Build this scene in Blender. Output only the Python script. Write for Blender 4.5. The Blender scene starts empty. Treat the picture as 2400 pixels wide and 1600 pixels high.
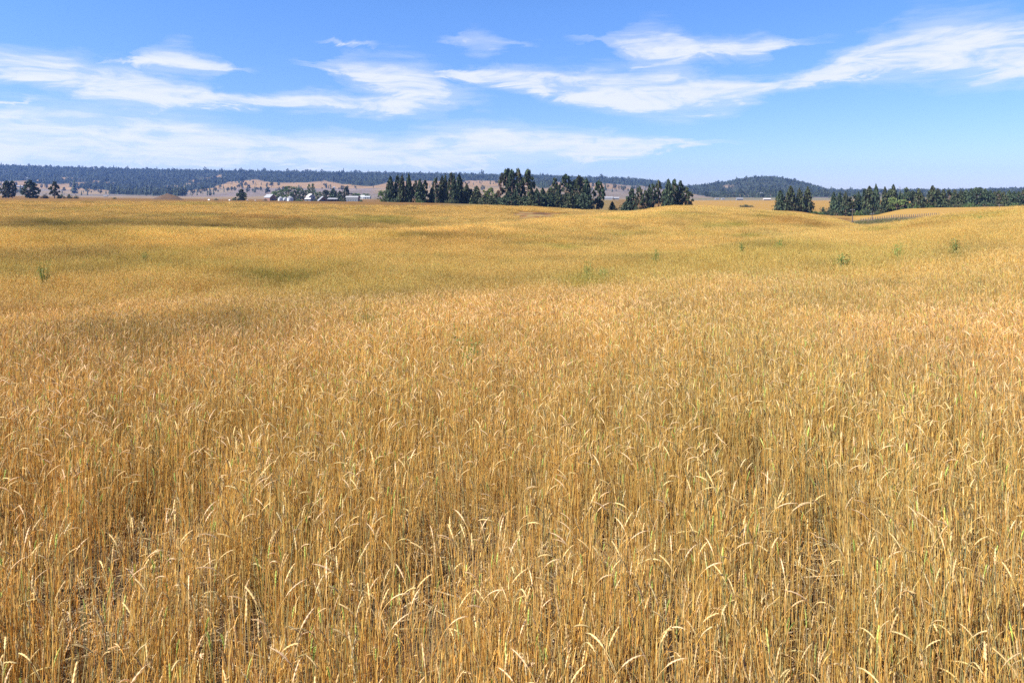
import bpy, math, random
import numpy as np
R = math.radians
rng = np.random.default_rng(7)
random.seed(7)
scene = bpy.context.scene
COL = scene.collection

# ------------------------------------------------------------------ camera constants
CAMZ = 2.72           # lens height over the soil
F = 1600.0            # focal length in photo pixels (2400 wide)
HZ = 450.0            # horizon row of the photo
CAN = 0.72            # height of the crop


def S(xpx):
    return (xpx - 1200.0) / F


# ------------------------------------------------------------------ terrain
def pchip(x, y, xi):
    """monotone cubic through (x, y) at xi; x, y 1-D"""
    x = np.asarray(x, float); y = np.asarray(y, float); xi = np.asarray(xi, float)
    h = np.diff(x); d = np.diff(y) / h
    m = np.zeros_like(y)
    for i in range(1, len(x) - 1):
        if d[i - 1] * d[i] > 0:
            w1 = 2 * h[i] + h[i - 1]; w2 = h[i] + 2 * h[i - 1]
            m[i] = (w1 + w2) / (w1 / d[i - 1] + w2 / d[i])
    m[0], m[-1] = d[0], d[-1]
    k = np.clip(np.searchsorted(x, xi) - 1, 0, len(x) - 2)
    t = np.clip((xi - x[k]) / h[k], 0, 1)
    t2, t3 = t * t, t * t * t
    return ((2 * t3 - 3 * t2 + 1) * y[k] + (t3 - 2 * t2 + t) * h[k] * m[k]
            + (-2 * t3 + 3 * t2) * y[k + 1] + (t3 - t2) * h[k] * m[k + 1])


def fy(Y, y):         # a sight row at a depth, as a height relative to the lens
    return -(y - HZ) * Y / F


# each feature line of the land: (column, depth, height relative to lens)
def rows(lst, mode):
    return [(x, Y, fy(Y, v) if mode == 'y' else v) for x, Y, v in lst]


FEAT = [
    (rows([(0, 1.0, -2.0), (2400, 1.0, -2.0)], 'z'), CAN),
    (rows([(0, 2.8, -2.0), (2400, 2.8, -2.0)], 'z'), CAN),
    (rows([(0, 6, -2.05), (2400, 6.1, -2.0)], 'z'), CAN),
    (rows([(0, 9, 830), (400, 11, 785), (800, 14, 735), (1100, 17.5, 695), (1240, 20, 668), (1450, 25, 632),
           (1600, 30, 600), (1850, 45, 560), (1950, 60, 545), (2035, 85, 531), (2200, 90, 507), (2400, 100, 484)], 'y'), CAN),
    (rows([(0, 22, -3.2), (400, 26, -3.45), (800, 33, -3.75), (1100, 40, -4.1), (1240, 44, -4.25), (1450, 52, -4.55),
           (1600, 54, -4.75), (1850, 82, -5.45), (1950, 100, -6.2), (2035, 125, -6.4), (2200, 130, -5.5), (2400, 140, -4.2)], 'z'), CAN),
    (rows([(0, 33, -3.3), (400, 37, -3.65), (800, 45, -3.94), (1100, 60, -4.5), (1240, 75, -5.0), (1450, 95, -5.64),
           (1600, 110, -5.7), (1850, 130, -6.26), (1950, 140, -6.9), (2035, 150, -7.7), (2200, 165, -7.0), (2400, 170, -5.8)], 'z'), CAN),
    (rows([(0, 52, -2.76), (400, 58, -3.1), (800, 75, -4.17), (1100, 105, -4.92), (1240, 130, -5.28), (1450, 175, -5.36),
           (1600, 225, -4.36), (1850, 195, -5.97), (1950, 185, -7.05), (2035, 175, -8.86), (2200, 200, -8.5), (2400, 200, -7.0)], 'z'), CAN),
    (rows([(0, 85, -6.5), (400, 95, -6.9), (800, 125, -8.2), (1100, 165, -9.0), (1240, 200, -8.0), (1450, 250, -9.5),
           (1600, 300, -9.5), (1850, 275, -11), (1950, 250, -11.0), (2035, 235, -9.85), (2110, 238, -9.1), (2200, 240, -9.1), (2400, 250, -8)], 'z'), CAN),
    (rows([(0, 180, -5.06), (400, 180, -5.6), (800, 210, -6.6), (1100, 250, -7.8), (1240, 260, -8.1), (1450, 300, -8.9),
           (1600, 340, -10), (1850, 340, -11.5), (1950, 310, -11.5), (2035, 290, -10.15), (2110, 290, -8.9), (2200, 290, -8.2), (2400, 290, -7.4)], 'z'), CAN),
    (rows([(0, 300, 464), (400, 300, 468), (800, 310, 473), (1100, 325, 478), (1240, 335, 484), (1450, 350, 494),
           (1600, 390, 486), (1850, 400, 503), (1950, 370, 508), (2035, 350, 506), (2075, 350, 498), (2130, 350, 488), (2200, 350, 486), (2400, 350, 483)], 'y'), 0.3),
    (rows([(0, 450, -5), (400, 450, -5.5), (800, 450, -6.6), (1100, 450, -8), (1240, 450, -9.7), (1450, 450, -12.5),
           (1600, 480, -12), (1850, 500, -13.1), (1950, 500, -16.5), (2035, 470, -16), (2200, 460, -11.5), (2400, 460, -11)], 'z'), 0),
    (rows([(0, 850, -5.5), (400, 850, -9.5), (800, 850, -11.5), (1100, 850, -11), (1450, 850, -12), (1850, 850, -12.2), (2400, 850, -12)], 'z'), 0),
    (rows([(0, 1500, 457), (400, 1500, 461), (800, 1500, 462), (1100, 1500, 460), (1240, 1500, 458), (1450, 1500, 462),
           (1600, 1500, 466), (1850, 1500, 466), (1950, 1500, 466), (2035, 1500, 465), (2200, 1500, 464), (2400, 1500, 462)], 'y'), 0),
    (rows([(0, 2400, 437), (200, 2400, 446), (400, 2400, 452), (560, 2400, 440), (800, 2400, 441), (1100, 2400, 436), (1240, 2400, 436), (1450, 2400, 443),
           (1600, 2400, 457), (1700, 2400, 455), (1800, 2400, 448), (1850, 2400, 450), (1950, 2400, 457), (2200, 2400, 454), (2400, 2400, 452)], 'y'), 0),
    (rows([(0, 3300, 414), (200, 3300, 418), (400, 3300, 424), (600, 3300, 423), (800, 3300, 423), (1100, 3300, 425), (1240, 3300, 427), (1450, 3300, 431),
           (1600, 3300, 443), (1650, 3300, 437), (1700, 3300, 430), (1750, 3300, 421), (1800, 3300, 418), (1850, 3300, 424), (1900, 3300, 437), (1950, 3300, 449), (2200, 3300, 450), (2400, 3300, 447)], 'y'), 0),
    (rows([(0, 4000, 392), (200, 4000, 399), (400, 4000, 403), (600, 4000, 406), (800, 4000, 409), (1100, 4000, 413), (1240, 4000, 416), (1400, 4000, 422),
           (1500, 4000, 425), (1600, 4000, 440), (1700, 4000, 436), (1780, 4000, 432), (1850, 4000, 437), (1950, 4000, 452), (2200, 4000, 450), (2400, 4000, 445)], 'y'), 0),
    (rows([(0, 5400, 452), (2400, 5400, 455)], 'y'), 0),
    (rows([(0, 9000, 455), (2400, 9000, 455)], 'y'), 0),
]
SF = np.concatenate([np.linspace(-2.4, -0.85, 25)[:-1], np.linspace(-0.85, 0.85, 341), np.linspace(0.85, 2.4, 25)[1:]])
LT = np.linspace(math.log(1.2), math.log(8500), 900)
_D, _Z = [], []
for lst, off in FEAT:
    xs = [S(a[0]) for a in lst]
    sc = np.clip(SF, xs[0], xs[-1])
    _D.append(pchip(xs, [math.log(a[1]) for a in lst], sc))
    _Z.append(pchip(xs, [a[2] - off for a in lst], sc))
_D, _Z = np.array(_D), np.array(_Z)
TAB = np.array([pchip(_D[:, i], _Z[:, i], LT) for i in range(len(SF))]) + CAMZ


def undul(x, y):
    a = (np.sin(x * .21 + y * .13 + 1) + np.sin(x * .11 - y * .17 + 2.3) + np.sin(x * .43 + y * .05)) * .035
    b = (np.sin(x * .031 + y * .043) + np.sin(x * .057 - y * .022 + 1.3)) * .10
    g = np.exp(-((x - 9) / 9) ** 2) * (1.1 * np.exp(-((y - 236) / 11) ** 2) - .7 * np.exp(-((y - 209) / 9) ** 2))
    return g + a * np.clip(y / 10, 0, 1) + b * np.clip((y - 25) / 60, 0, 1) * np.clip((2200 - y) / 1500, 0, 1)


def hgt(x, y):
    x = np.asarray(x, float); y = np.asarray(y, float)
    Y = np.clip(y, 1.21, 8490)
    s = np.clip(x / Y, SF[0], SF[-1])
    i = np.clip(np.searchsorted(SF, s) - 1, 0, len(SF) - 2)
    u = np.clip((s - SF[i]) / (SF[i + 1] - SF[i]), 0, 1)
    f = (np.log(Y) - LT[0]) / (LT[1] - LT[0])
    j = np.clip(f.astype(int), 0, len(LT) - 2)
    v = f - j
    z = (TAB[i, j] * (1 - u) * (1 - v) + TAB[i + 1, j] * u * (1 - v) + TAB[i, j + 1] * (1 - u) * v + TAB[i + 1, j + 1] * u * v)
    return z + undul(x, y)


def depth_at(xpx, ypx, y0, y1, up=0.0):
    """first depth at which the land (raised by up) reaches a sight row"""
    Y = np.linspace(y0, y1, 4000)
    row = HZ - F * (hgt(S(xpx) * Y, Y) + up - CAMZ) / Y
    k = np.argmax(row <= ypx)
    return float(Y[k])


def vnoise(x, y, seed=0):
    """value noise, 0..1"""
    x = np.asarray(x, float); y = np.asarray(y, float)
    xi, yi = np.floor(x), np.floor(y)
    fx, fy_ = x - xi, y - yi
    fx = fx * fx * (3 - 2 * fx); fy_ = fy_ * fy_ * (3 - 2 * fy_)

    def h(a, b):
        v = np.sin(a * 127.1 + b * 311.7 + seed * 74.7) * 43758.5453
        return v - np.floor(v)
    return (h(xi, yi) * (1 - fx) + h(xi + 1, yi) * fx) * (1 - fy_) + (h(xi, yi + 1) * (1 - fx) + h(xi + 1, yi + 1) * fx) * fy_


def fbm(x, y, seed=0, n=4):
    a, t, w = 0.5, 0, 0
    for k in range(n):
        t = t + a * vnoise(x * 2 ** k, y * 2 ** k, seed + k * 13); w += a; a *= .55
    return t / w


def sstep(a, b, x):
    t = np.clip((x - a) / (b - a), 0, 1)
    return t * t * (3 - 2 * t)


# ------------------------------------------------------------------ mesh helpers
class MB:
    def __init__(self):
        self.v, self.f, self.c = [], [], []

    def add(self, verts, faces, col=(1, 1, 1)):
        b = len(self.v)
        self.v.extend(tuple(p) for p in verts)
        self.f.extend(tuple(b + i for i in q) for q in faces)
        if col and isinstance(col[0], (tuple, list, np.ndarray)):
            self.c.extend(tuple(c) for c in col)
        else:
            self.c.extend([tuple(col)] * len(verts))
        return self

    def box(self, x0, x1, y0, y1, z0, z1, col=(1, 1, 1)):
        v = [(x0, y0, z0), (x1, y0, z0), (x1, y1, z0), (x0, y1, z0), (x0, y0, z1), (x1, y0, z1), (x1, y1, z1), (x0, y1, z1)]
        return self.add(v, [(3, 2, 1, 0), (4, 5, 6, 7), (0, 1, 5, 4), (1, 2, 6, 5), (2, 3, 7, 6), (3, 0, 4, 7)], col)

    def tube(self, pts, rad, n=6, col=(1, 1, 1), cap=True):
        pts = [np.array(p, float) for p in pts]
        ring = []
        for i, p in enumerate(pts):
            d = pts[min(i + 1, len(pts) - 1)] - pts[max(i - 1, 0)]
            d /= max(np.linalg.norm(d), 1e-9)
            a = np.cross(d, (0.31, 0.93, 0.2)); a /= max(np.linalg.norm(a), 1e-9)
            b = np.cross(d, a)
            ring += [p + rad[i] * (math.cos(t) * a + math.sin(t) * b) for t in [2 * math.pi * k / n for k in range(n)]]
        f = []
        for i in range(len(pts) - 1):
            for k in range(n):
                f.append((i * n + k, i * n + (k + 1) % n, (i + 1) * n + (k + 1) % n, (i + 1) * n + k))
        if cap:
            f.append(tuple(range(n))[::-1]); f.append(tuple((len(pts) - 1) * n + k for k in range(n)))
        return self.add(ring, f, col)

    def mesh(self, name, mat=None):
        me = bpy.data.meshes.new(name)
        me.from_pydata(self.v, [], self.f)
        a = me.attributes.new('Col', 'FLOAT_COLOR', 'POINT')
        c = np.ones((len(self.v), 4), np.float32)
        if self.c:
            c[:, :3] = np.array(self.c, np.float32)[:, :3]
        a.data.foreach_set('color', c.ravel())
        if mat:
            me.materials.append(mat)
        me.update()
        return me


def link(name, data, parent=None, loc=None):
    o = bpy.data.objects.new(name, data)
    COL.objects.link(o)
    if parent is not None:
        o.parent = parent
    if loc is not None:
        o.location = loc
    return o


def tag(o, label=None, cat=None, group=None, kind=None):
    if label: o['label'] = label
    if cat: o['category'] = cat
    if group: o['group'] = group
    if kind: o['kind'] = kind
    return o


# ------------------------------------------------------------------ materials
def new_mat(name):
    m = bpy.data.materials.new(name); m.use_nodes = True
    nt = m.node_tree
    for n in list(nt.nodes): nt.nodes.remove(n)
    return m, nt


def N(nt, t, **kw):
    n = nt.nodes.new(t)
    for k, v in kw.items():
        setattr(n, k, v)
    return n


def math_n(nt, op, a, b=None, clamp=False):
    n = N(nt, 'ShaderNodeMath', operation=op, use_clamp=clamp)
    for i, v in enumerate((a, b)):
        if v is None: continue
        if isinstance(v, (int, float)): n.inputs[i].default_value = v
        else: nt.links.new(v, n.inputs[i])
    return n.outputs[0]


def mix_col(nt, fac, a, b, mode='MIX'):
    n = N(nt, 'ShaderNodeMix', data_type='RGBA', blend_type=mode)
    for sock, v in ((n.inputs[0], fac), (n.inputs[6], a), (n.inputs[7], b)):
        if isinstance(v, (int, float)): sock.default_value = v
        elif isinstance(v, tuple): sock.default_value = (*v, 1)
        else: nt.links.new(v, sock)
    return n.outputs[2]


def leafy(name, transl=0.3, rough=.8, rand=.25, tint=True, gain=1.0):
    """thin plant matter: vertex colour, small per-copy variation, light passing through"""
    m, nt = new_mat(name)
    at = N(nt, 'ShaderNodeAttribute', attribute_name='Col')
    col = at.outputs['Color']
    oi = N(nt, 'ShaderNodeObjectInfo')
    if tint:   # patches of the crop: greener, browner, paler, carried by each tuft
        ti = N(nt, 'ShaderNodeAttribute', attribute_name='tint', attribute_type='INSTANCER')
        col = mix_col(nt, 1.0, col, ti.outputs['Color'], 'MULTIPLY')
    br = math_n(nt, 'MULTIPLY_ADD', oi.outputs['Random'], rand)
    br.node.inputs[2].default_value = gain * (1 - rand / 2)
    vm = N(nt, 'ShaderNodeVectorMath', operation='SCALE')
    nt.links.new(col, vm.inputs[0]); nt.links.new(br, vm.inputs['Scale'])
    col = vm.outputs[0]
    d = N(nt, 'ShaderNodeBsdfPrincipled'); d.inputs['Roughness'].default_value = rough
    d.inputs['Specular IOR Level'].default_value = .25
    nt.links.new(col, d.inputs['Base Color'])
    t = N(nt, 'ShaderNodeBsdfTranslucent'); nt.links.new(col, t.inputs['Color'])
    mx = N(nt, 'ShaderNodeMixShader'); mx.inputs[0].default_value = transl
    nt.links.new(d.outputs[0], mx.inputs[1]); nt.links.new(t.outputs[0], mx.inputs[2])
    out = N(nt, 'ShaderNodeOutputMaterial'); nt.links.new(mx.outputs[0], out.inputs['Surface'])
    return m


def plain(name, col, rough=.8, var=.25, scale=3.0, metal=0.0):
    m, nt = new_mat(name)
    tc = N(nt, 'ShaderNodeTexCoord')
    n1 = N(nt, 'ShaderNodeTexNoise'); n1.inputs['Scale'].default_value = scale; n1.inputs['Detail'].default_value = 5
    nt.links.new(tc.outputs['Object'], n1.inputs['Vector'])
    c = mix_col(nt, n1.outputs[0], tuple(k * (1 - var) for k in col), tuple(min(1, k * (1 + var)) for k in col))
    d = N(nt, 'ShaderNodeBsdfPrincipled'); d.inputs['Roughness'].default_value = rough; d.inputs['Metallic'].default_value = metal
    nt.links.new(c, d.inputs['Base Color'])
    out = N(nt, 'ShaderNodeOutputMaterial'); nt.links.new(d.outputs[0], out.inputs['Surface'])
    return m


M_WHEAT = leafy('wheat_straw', .44, .65, .25, True, 1.37)
M_LEAF = leafy('tree_foliage', .14, .75, .35, False, 1.25)
M_WEED = leafy('weed_leaves', .3, .6, .2, False)
M_FOREST = leafy('forest_foliage', .1, .85, .3, False, .85)
M_BARK = plain('bark', (.11, .075, .05), .9, .4, 9)


def ground_mat():
    m, nt = new_mat('soil_and_fields')
    at = N(nt, 'ShaderNodeAttribute', attribute_name='Col')
    geo = N(nt, 'ShaderNodeNewGeometry')
    n1 = N(nt, 'ShaderNodeTexNoise'); n1.inputs['Scale'].default_value = 9; n1.inputs['Detail'].default_value = 8; n1.inputs['Roughness'].default_value = .7
    nt.links.new(geo.outputs['Position'], n1.inputs['Vector'])
    n2 = N(nt, 'ShaderNodeTexNoise'); n2.inputs['Scale'].default_value = .07; n2.inputs['Detail'].default_value = 7; n2.inputs['Roughness'].default_value = .65
    nt.links.new(geo.outputs['Position'], n2.inputs['Vector'])
    c = mix_col(nt, 1.0, at.outputs['Color'], mix_col(nt, n1.outputs[0], (.55, .55, .55), (1.45, 1.42, 1.36)), 'MULTIPLY')
    c = mix_col(nt, 1.0, c, mix_col(nt, n2.outputs[0], (.72, .74, .70), (1.28, 1.25, 1.25)), 'MULTIPLY')
    bp = N(nt, 'ShaderNodeBump'); bp.inputs['Strength'].default_value = .7; bp.inputs['Distance'].default_value = .04
    nt.links.new(n1.outputs[0], bp.inputs['Height'])
    d = N(nt, 'ShaderNodeBsdfPrincipled'); d.inputs['Roughness'].default_value = .95; d.inputs['Specular IOR Level'].default_value = .1
    nt.links.new(c, d.inputs['Base Color']); nt.links.new(bp.outputs[0], d.inputs['Normal'])
    out = N(nt, 'ShaderNodeOutputMaterial'); nt.links.new(d.outputs[0], out.inputs['Surface'])
    return m


M_GROUND = ground_mat()

# ------------------------------------------------------------------ land cover
YEDGE_X = [S(a) for a in (-700, 0, 400, 800, 1040, 1240, 1450, 1600, 1850, 2035, 2110, 2200, 2400, 3100)]
YEDGE_Y = [250, 250, 250, 265, 290, 320, 335, 330, 270, 195, 150, 135, 140, 140]


def yedge(s):
    return np.interp(s, YEDGE_X, YEDGE_Y)


FB_X = (0, 60, 120, 180, 260, 330, 430, 445, 500, 540, 600, 640, 720, 760, 800, 870, 905, 960, 1100, 1240, 1262, 1285, 1300, 1400, 1500, 1560, 1620, 1680, 1750, 1900, 2400)
FB_Y = (430, 428, 434, 442, 452, 459, 459, 447, 439, 426, 421, 428, 428, 423, 431, 437, 428, 424, 423, 423, 440, 440, 427, 429, 436, 444, 455, 464, 464, 466, 462)


def forest_mask(x, y, row):
    """True where conifers stand on the hills"""
    xp = 1200 + F * x / y
    fb = np.interp(xp, FB_X, FB_Y)
    n = fbm(x / 90., y / 160., 5) - .5
    lim = fb + n * np.where(xp < 500, 16, 5)
    ok = (row < lim) & (y > 1650)
    ok &= ~(((xp - 1708) / 14) ** 2 + ((row - 437) / 3.5) ** 2 < 1)
    ok &= ~((fbm(x / 140., y / 300., 21) > .56) & (row > fb - 24) & (xp < 520))
    ok &= ~((fbm(x / 140., y / 300., 21) > .53) & (row > fb - 13) & (xp > 1620))
    return ok


def land_colour(x, y, z):
    s = x / np.maximum(y, 1.5)
    xp = 1200 + F * s
    row = HZ - F * (z - CAMZ) / np.maximum(y, 1.5)
    c = np.zeros((len(x), 3))

    def put(mask, col):
        mk = np.clip(mask, 0, 1)[:, None]
        c[:] = c * (1 - mk) + np.array(col)[None, :] * mk
    put(np.ones(len(x)), (.17, .115, .068))
    put(sstep(18, 60, y), (.36, .235, .085))
    n = fbm(x / 30., y / 45., 3)
    put(sstep(60, 120, y) * sstep(.45, .6, n) * .6, (.27, .22, .075))
    e = yedge(s)
    put(sstep(-8, 4, y - e), (.34, .185, .048))                     # stubble strip beyond the crop
    put(sstep(0, 20, y - e) * sstep(1000, 1100, xp) * sstep(1500, 1400, xp) * .7, (.37, .29, .11))
    right = sstep(1500, 1620, xp)
    put(right * sstep(0, 12, y - e) * sstep(330, 370, y), (.62, .37, .09))   # golden stubble on the right
    hump = sstep(1985, 2010, xp) * sstep(262, 280, y)
    put(hump, (.70, .43, .11))
    strip = sstep(1960, 1990, xp) * sstep(2185, 2150, xp) * sstep(195, 205, y) * sstep(268, 262, y)
    put(strip * .9, (.20, .19, .085))
    put(strip * sstep(245, 250, y), (.36, .31, .20))
    gul = np.exp(-(((xp - 1265) / 62) ** 2)) * sstep(175, 190, y) * sstep(300, 270, y)
    gn = fbm(x / 6., y / 9., 9)
    put(gul * 1.6, (.46, .22, .075))
    put(gul * 1.5 * sstep(.48, .56, gn), (.22, .12, .05))
    put(gul * 1.5 * sstep(.42, .36, gn), (.50, .36, .14))
    # valley floor and hill pastures
    put(sstep(1000, 1100, y), (.40, .30, .19))
    p = fbm(x / 260., y / 420., 11)
    put(sstep(1050, 1200, y) * sstep(.48, .56, p), (.33, .27, .22))
    put(sstep(1050, 1200, y) * sstep(.44, .36, p), (.47, .33, .18))
    put(sstep(1250, 1350, y) * sstep(1700, 1500, y) * sstep(1500, 1650, xp), (.34, .31, .16))
    put(sstep(520, 560, xp) * sstep(900, 860, xp) * sstep(1600, 1750, y) * sstep(2500, 2300, y), (.34, .27, .24))
    put(sstep(300, 360, xp) * sstep(620, 560, xp) * sstep(1450, 1550, y) * sstep(1900, 1800, y), (.34, .27, .25))
    put(sstep(2300, 2450, y) * sstep(1500, 1400, xp), (.52, .33, .155))
    tx = 1 + ((fbm(x / 25., y / 60., 33, 3) - .5) * .7 + (fbm(x / 400., y / 22., 35, 2) - .5) * .5) * sstep(1000, 1300, y)
    c *= tx[:, None]
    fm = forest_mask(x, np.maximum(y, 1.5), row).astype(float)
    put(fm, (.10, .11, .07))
    far = sstep(15, 50, y)[:, None]
    return c * (.5 + far * (.32 - .5))


def grid_object(name, ys, label, kind='structure'):
    us = np.concatenate([np.linspace(-1.5, -.82, 24)[:-1], np.linspace(-.82, .82, 420), np.linspace(.82, 1.5, 24)[1:]])
    U, Yg = np.meshgrid(us, ys)
    X = U * (np.maximum(Yg, 0) + 30)
    x, y = X.ravel(), Yg.ravel()
    z = hgt(x, y)
    nr, nc = X.shape
    idx = np.arange(nr * nc).reshape(nr, nc)
    q = np.stack([idx[:-1, :-1], idx[:-1, 1:], idx[1:, 1:], idx[1:, :-1]], -1).reshape(-1, 4)
    me = bpy.data.meshes.new(name)
    me.vertices.add(len(x)); me.vertices.foreach_set('co', np.stack([x, y, z], 1).astype(np.float32).ravel())
    me.loops.add(q.size); me.loops.foreach_set('vertex_index', q.ravel().astype(np.int32))
    me.polygons.add(len(q)); me.polygons.foreach_set('loop_start', np.arange(0, q.size, 4, dtype=np.int32))
    me.polygons.foreach_set('use_smooth', np.ones(len(q), bool))
    me.update(calc_edges=True)
    a = me.attributes.new('Col', 'FLOAT_COLOR', 'POINT')
    c = np.ones((len(x), 4), np.float32); c[:, :3] = land_colour(x, y, z)
    a.data.foreach_set('color', c.ravel())
    me.materials.append(M_GROUND)
    o = link(name, me)
    tag(o, label, None, None, kind)
    return o


Y1 = np.concatenate([np.linspace(-60, 0, 14)[:-1], np.exp(np.linspace(math.log(4), math.log(1304), 430)) - 4])
Y2 = np.concatenate([[Y1[-1]], np.exp(np.linspace(math.log(1320), math.log(8400), 200))])
tag(grid_object('ground', Y1, 'rolling farmland soil under and beyond the ripe wheat'), cat='ground')
tag(grid_object('hills', Y2, 'long tan pasture hills below the forest along the horizon'), cat='hills')


# greener, browner and duller patches of the standing crop: (column, row, half width, half height, kind, strength)
PATCH = [(80, 529, 90, 7, 'd', .75), (140, 520, 80, 8, 'g', .6), (400, 524, 330, 9, 'd', .5), (620, 507, 130, 7, 'b', .8), (720, 520, 120, 8, 'd', .5), (300, 500, 260, 5, 'd', .35),
         (780, 510, 40, 4, 'g', .5), (900, 511, 90, 9, 'g', .75), (930, 520, 80, 5, 'd', .4), (650, 640, 90, 10, 'g', .75), (560, 634, 120, 8, 'd', .4), (430, 668, 60, 5, 'b', .7), (220, 716, 50, 9, 'd', .6),
         (330, 722, 70, 6, 'b', .6), (60, 725, 120, 10, 'b', .5), (500, 628, 90, 5, 'b', .5), (1060, 549, 190, 13, 'b', .6), (980, 545, 110, 8, 'd', .5), (1080, 597, 130, 9, 'd', .5), (820, 617, 70, 7, 'd', .65),
         (1040, 652, 140, 8, 'b', .6), (1320, 579, 45, 6, 'g', .9), (1270, 572, 80, 6, 'g', .5), (1400, 555, 90, 7, 'd', .5), (1470, 545, 70, 5, 'g', .5), (970, 722, 90, 8, 'd', .5), (1385, 645, 70, 10, 'g', .9),
         (1300, 655, 90, 9, 'g', .5), (1668, 527, 60, 7, 'g', .75), (1733, 526, 30, 5, 'g', .9), (1755, 550, 50, 5, 'g', .9), (1640, 545, 60, 5, 'g', .5), (1870, 518, 120, 9, 'b', .75), (1930, 528, 80, 4, 'd', .5), (1780, 505, 30, 3, 'g', .7),
         (1840, 508, 60, 4, 'b', .5), (1940, 617, 90, 7, 'd', .6), (1960, 612, 30, 8, 'g', .6), (2290, 665, 130, 18, 'd', .5), (1787, 634, 60, 7, 'g', .5), (340, 790, 110, 16, 'd', .6), (20, 830, 60, 16, 'g', .7),
         (136, 820, 40, 10, 'd', .7), (560, 765, 90, 8, 'd', .4), (870, 755, 60, 12, 'g', .6), (1100, 790, 70, 16, 'g', .5), (1180, 770, 120, 12, 'd', .4), (1560, 720, 100, 18, 'd', .5), (2130, 515, 90, 6, 'g', .55), (2280, 505, 110, 6, 'g', .6),
         (2200, 520, 120, 5, 'b', .5), (2350, 500, 60, 5, 'g', .6), (2060, 534, 50, 4, 'g', .7), (2240, 590, 30, 10, 'g', .5), (1250, 527, 60, 4, 'd', .5), (1430, 510, 80, 4, 'g', .35), (1560, 498, 60, 4, 'g', .4),
         (1800, 572, 180, 5, 'd', .45), (1650, 603, 140, 6, 'd', .4), (1250, 690, 160, 9, 'd', .35)]
PATCH += [(560, 742, 120, 9, 'd', .5), (900, 690, 120, 8, 'd', .45), (1150, 655, 110, 7, 'd', .45), (1480, 607, 120, 6, 'd', .45), (200, 775, 200, 9, 'd', .4), (400, 546, 420, 6, 'p', .45), (1000, 538, 200, 5, 'p', .5), (1500, 500, 120, 5, 'p', .7), (150, 534, 200, 3, 'd', .9), (600, 533, 260, 3, 'd', .8), (200, 478, 300, 4, 'p', .6), (1000, 482, 160, 3, 'p', .6)]
PT = {'g': (.62, .76, .55), 'b': (.70, .57, .47), 'd': (.56, .58, .50), 'p': (1.2, 1.19, 1.2)}
_pw = []
for px_, py_, wx_, hy_, kd_, st_ in PATCH:
    ya_ = depth_at(px_, py_, 4.0, 330, CAN); yb_ = depth_at(px_, py_ + hy_, 4.0, 330, CAN); yc_ = depth_at(px_, py_ - hy_, 4.0, 330, CAN)
    ly = min(max(abs(math.log(max(yc_, ya_ * 1.02) / ya_)), abs(math.log(ya_ / min(yb_, ya_ * .98))), .03), .28)
    _pw.append((S(px_), math.log(ya_), wx_ / F, ly, PT[kd_], st_))


def crop_tint(x, y):
    s_ = x / y; l_ = np.log(y)
    big = fbm(x / 26., y / 34., 61, 4); mid = fbm(x / 5., y / 6., 67, 4); gr = fbm(x / 14., y / 18., 71, 4)
    t = np.ones((len(x), 3)) * (1 + (big - .5) * .16 - sstep(.50, .72, mid) * .24 + .04 + (fbm(x / 1.6, y / 2.2, 69, 2) - .5) * .22)[:, None]
    hue = (fbm(x / 12., y / 16., 83, 3) - .5) * 2
    t *= np.stack([1 + 0 * hue, 1 - .02 * hue, 1 - .08 * hue], 1)
    g_ = (sstep(.55, .74, gr) * .38)[:, None]
    t = t * (1 - g_) + t * np.array((.66, .80, .62)) * g_
    wob = (fbm(x / 4. + 9, y / 6., 91, 3) - .5) * 1.3
    for s0, l0, ws, wl, c, st in _pw:
        d = np.hypot((s_ - s0) / ws, (l_ - l0) / wl) + wob
        m_ = (np.clip(1.15 - d, 0, 1) * st)[:, None]
        t = t * (1 - m_) + t * np.array(c) * m_
    row = HZ - F * (hgt(x, y) + CAN - CAMZ) / y      # duller, browner crop behind the middle crest, paler crop on its brow
    yc = np.interp(s_, SF, np.exp(_D[6])); w_ = sstep(S(1120), S(820), s_) * (y > yc + 8)
    m_ = (w_ * sstep(500, 531, row) * (.62 + .5 * (fbm(x / 9., y / 12., 101, 3) - .5)))[:, None]
    t = t * (1 - m_) + t * np.array((.60, .56, .46)) * m_
    m_ = (sstep(1.0, .80, np.abs(y / yc - .93) / .16) * sstep(S(1700), S(1500), s_) * .8)[:, None]
    t = t * (1 + .16 * m_)
    yn = np.interp(s_, SF, np.exp(_D[3])); w_ = sstep(S(1930), S(1700), s_)
    q = y / yn
    m_ = (w_ * sstep(1.03, 1.15, q) * sstep(1.75, 1.35, q) * (.34 + .8 * (fbm(x / 5., y / 7., 103, 3) - .5)))[:, None]
    t = t * (1 - np.clip(m_, 0, 1)) + t * np.array((.66, .66, .55)) * np.clip(m_, 0, 1)
    m_ = (w_ * sstep(.70, .88, q) * sstep(1.06, 1.0, q) * .02)[:, None]
    t = t * (1 + m_)
    fr_ = sstep(3, 34, y)[:, None]
    t *= np.array((.99, 1.0, 1.05)) * (1 - fr_) + np.array((.92, .955, .76)) * fr_
    t *= 1 + rng.normal(0, .07, len(x))[:, None]
    return t.astype(np.float32)


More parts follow.
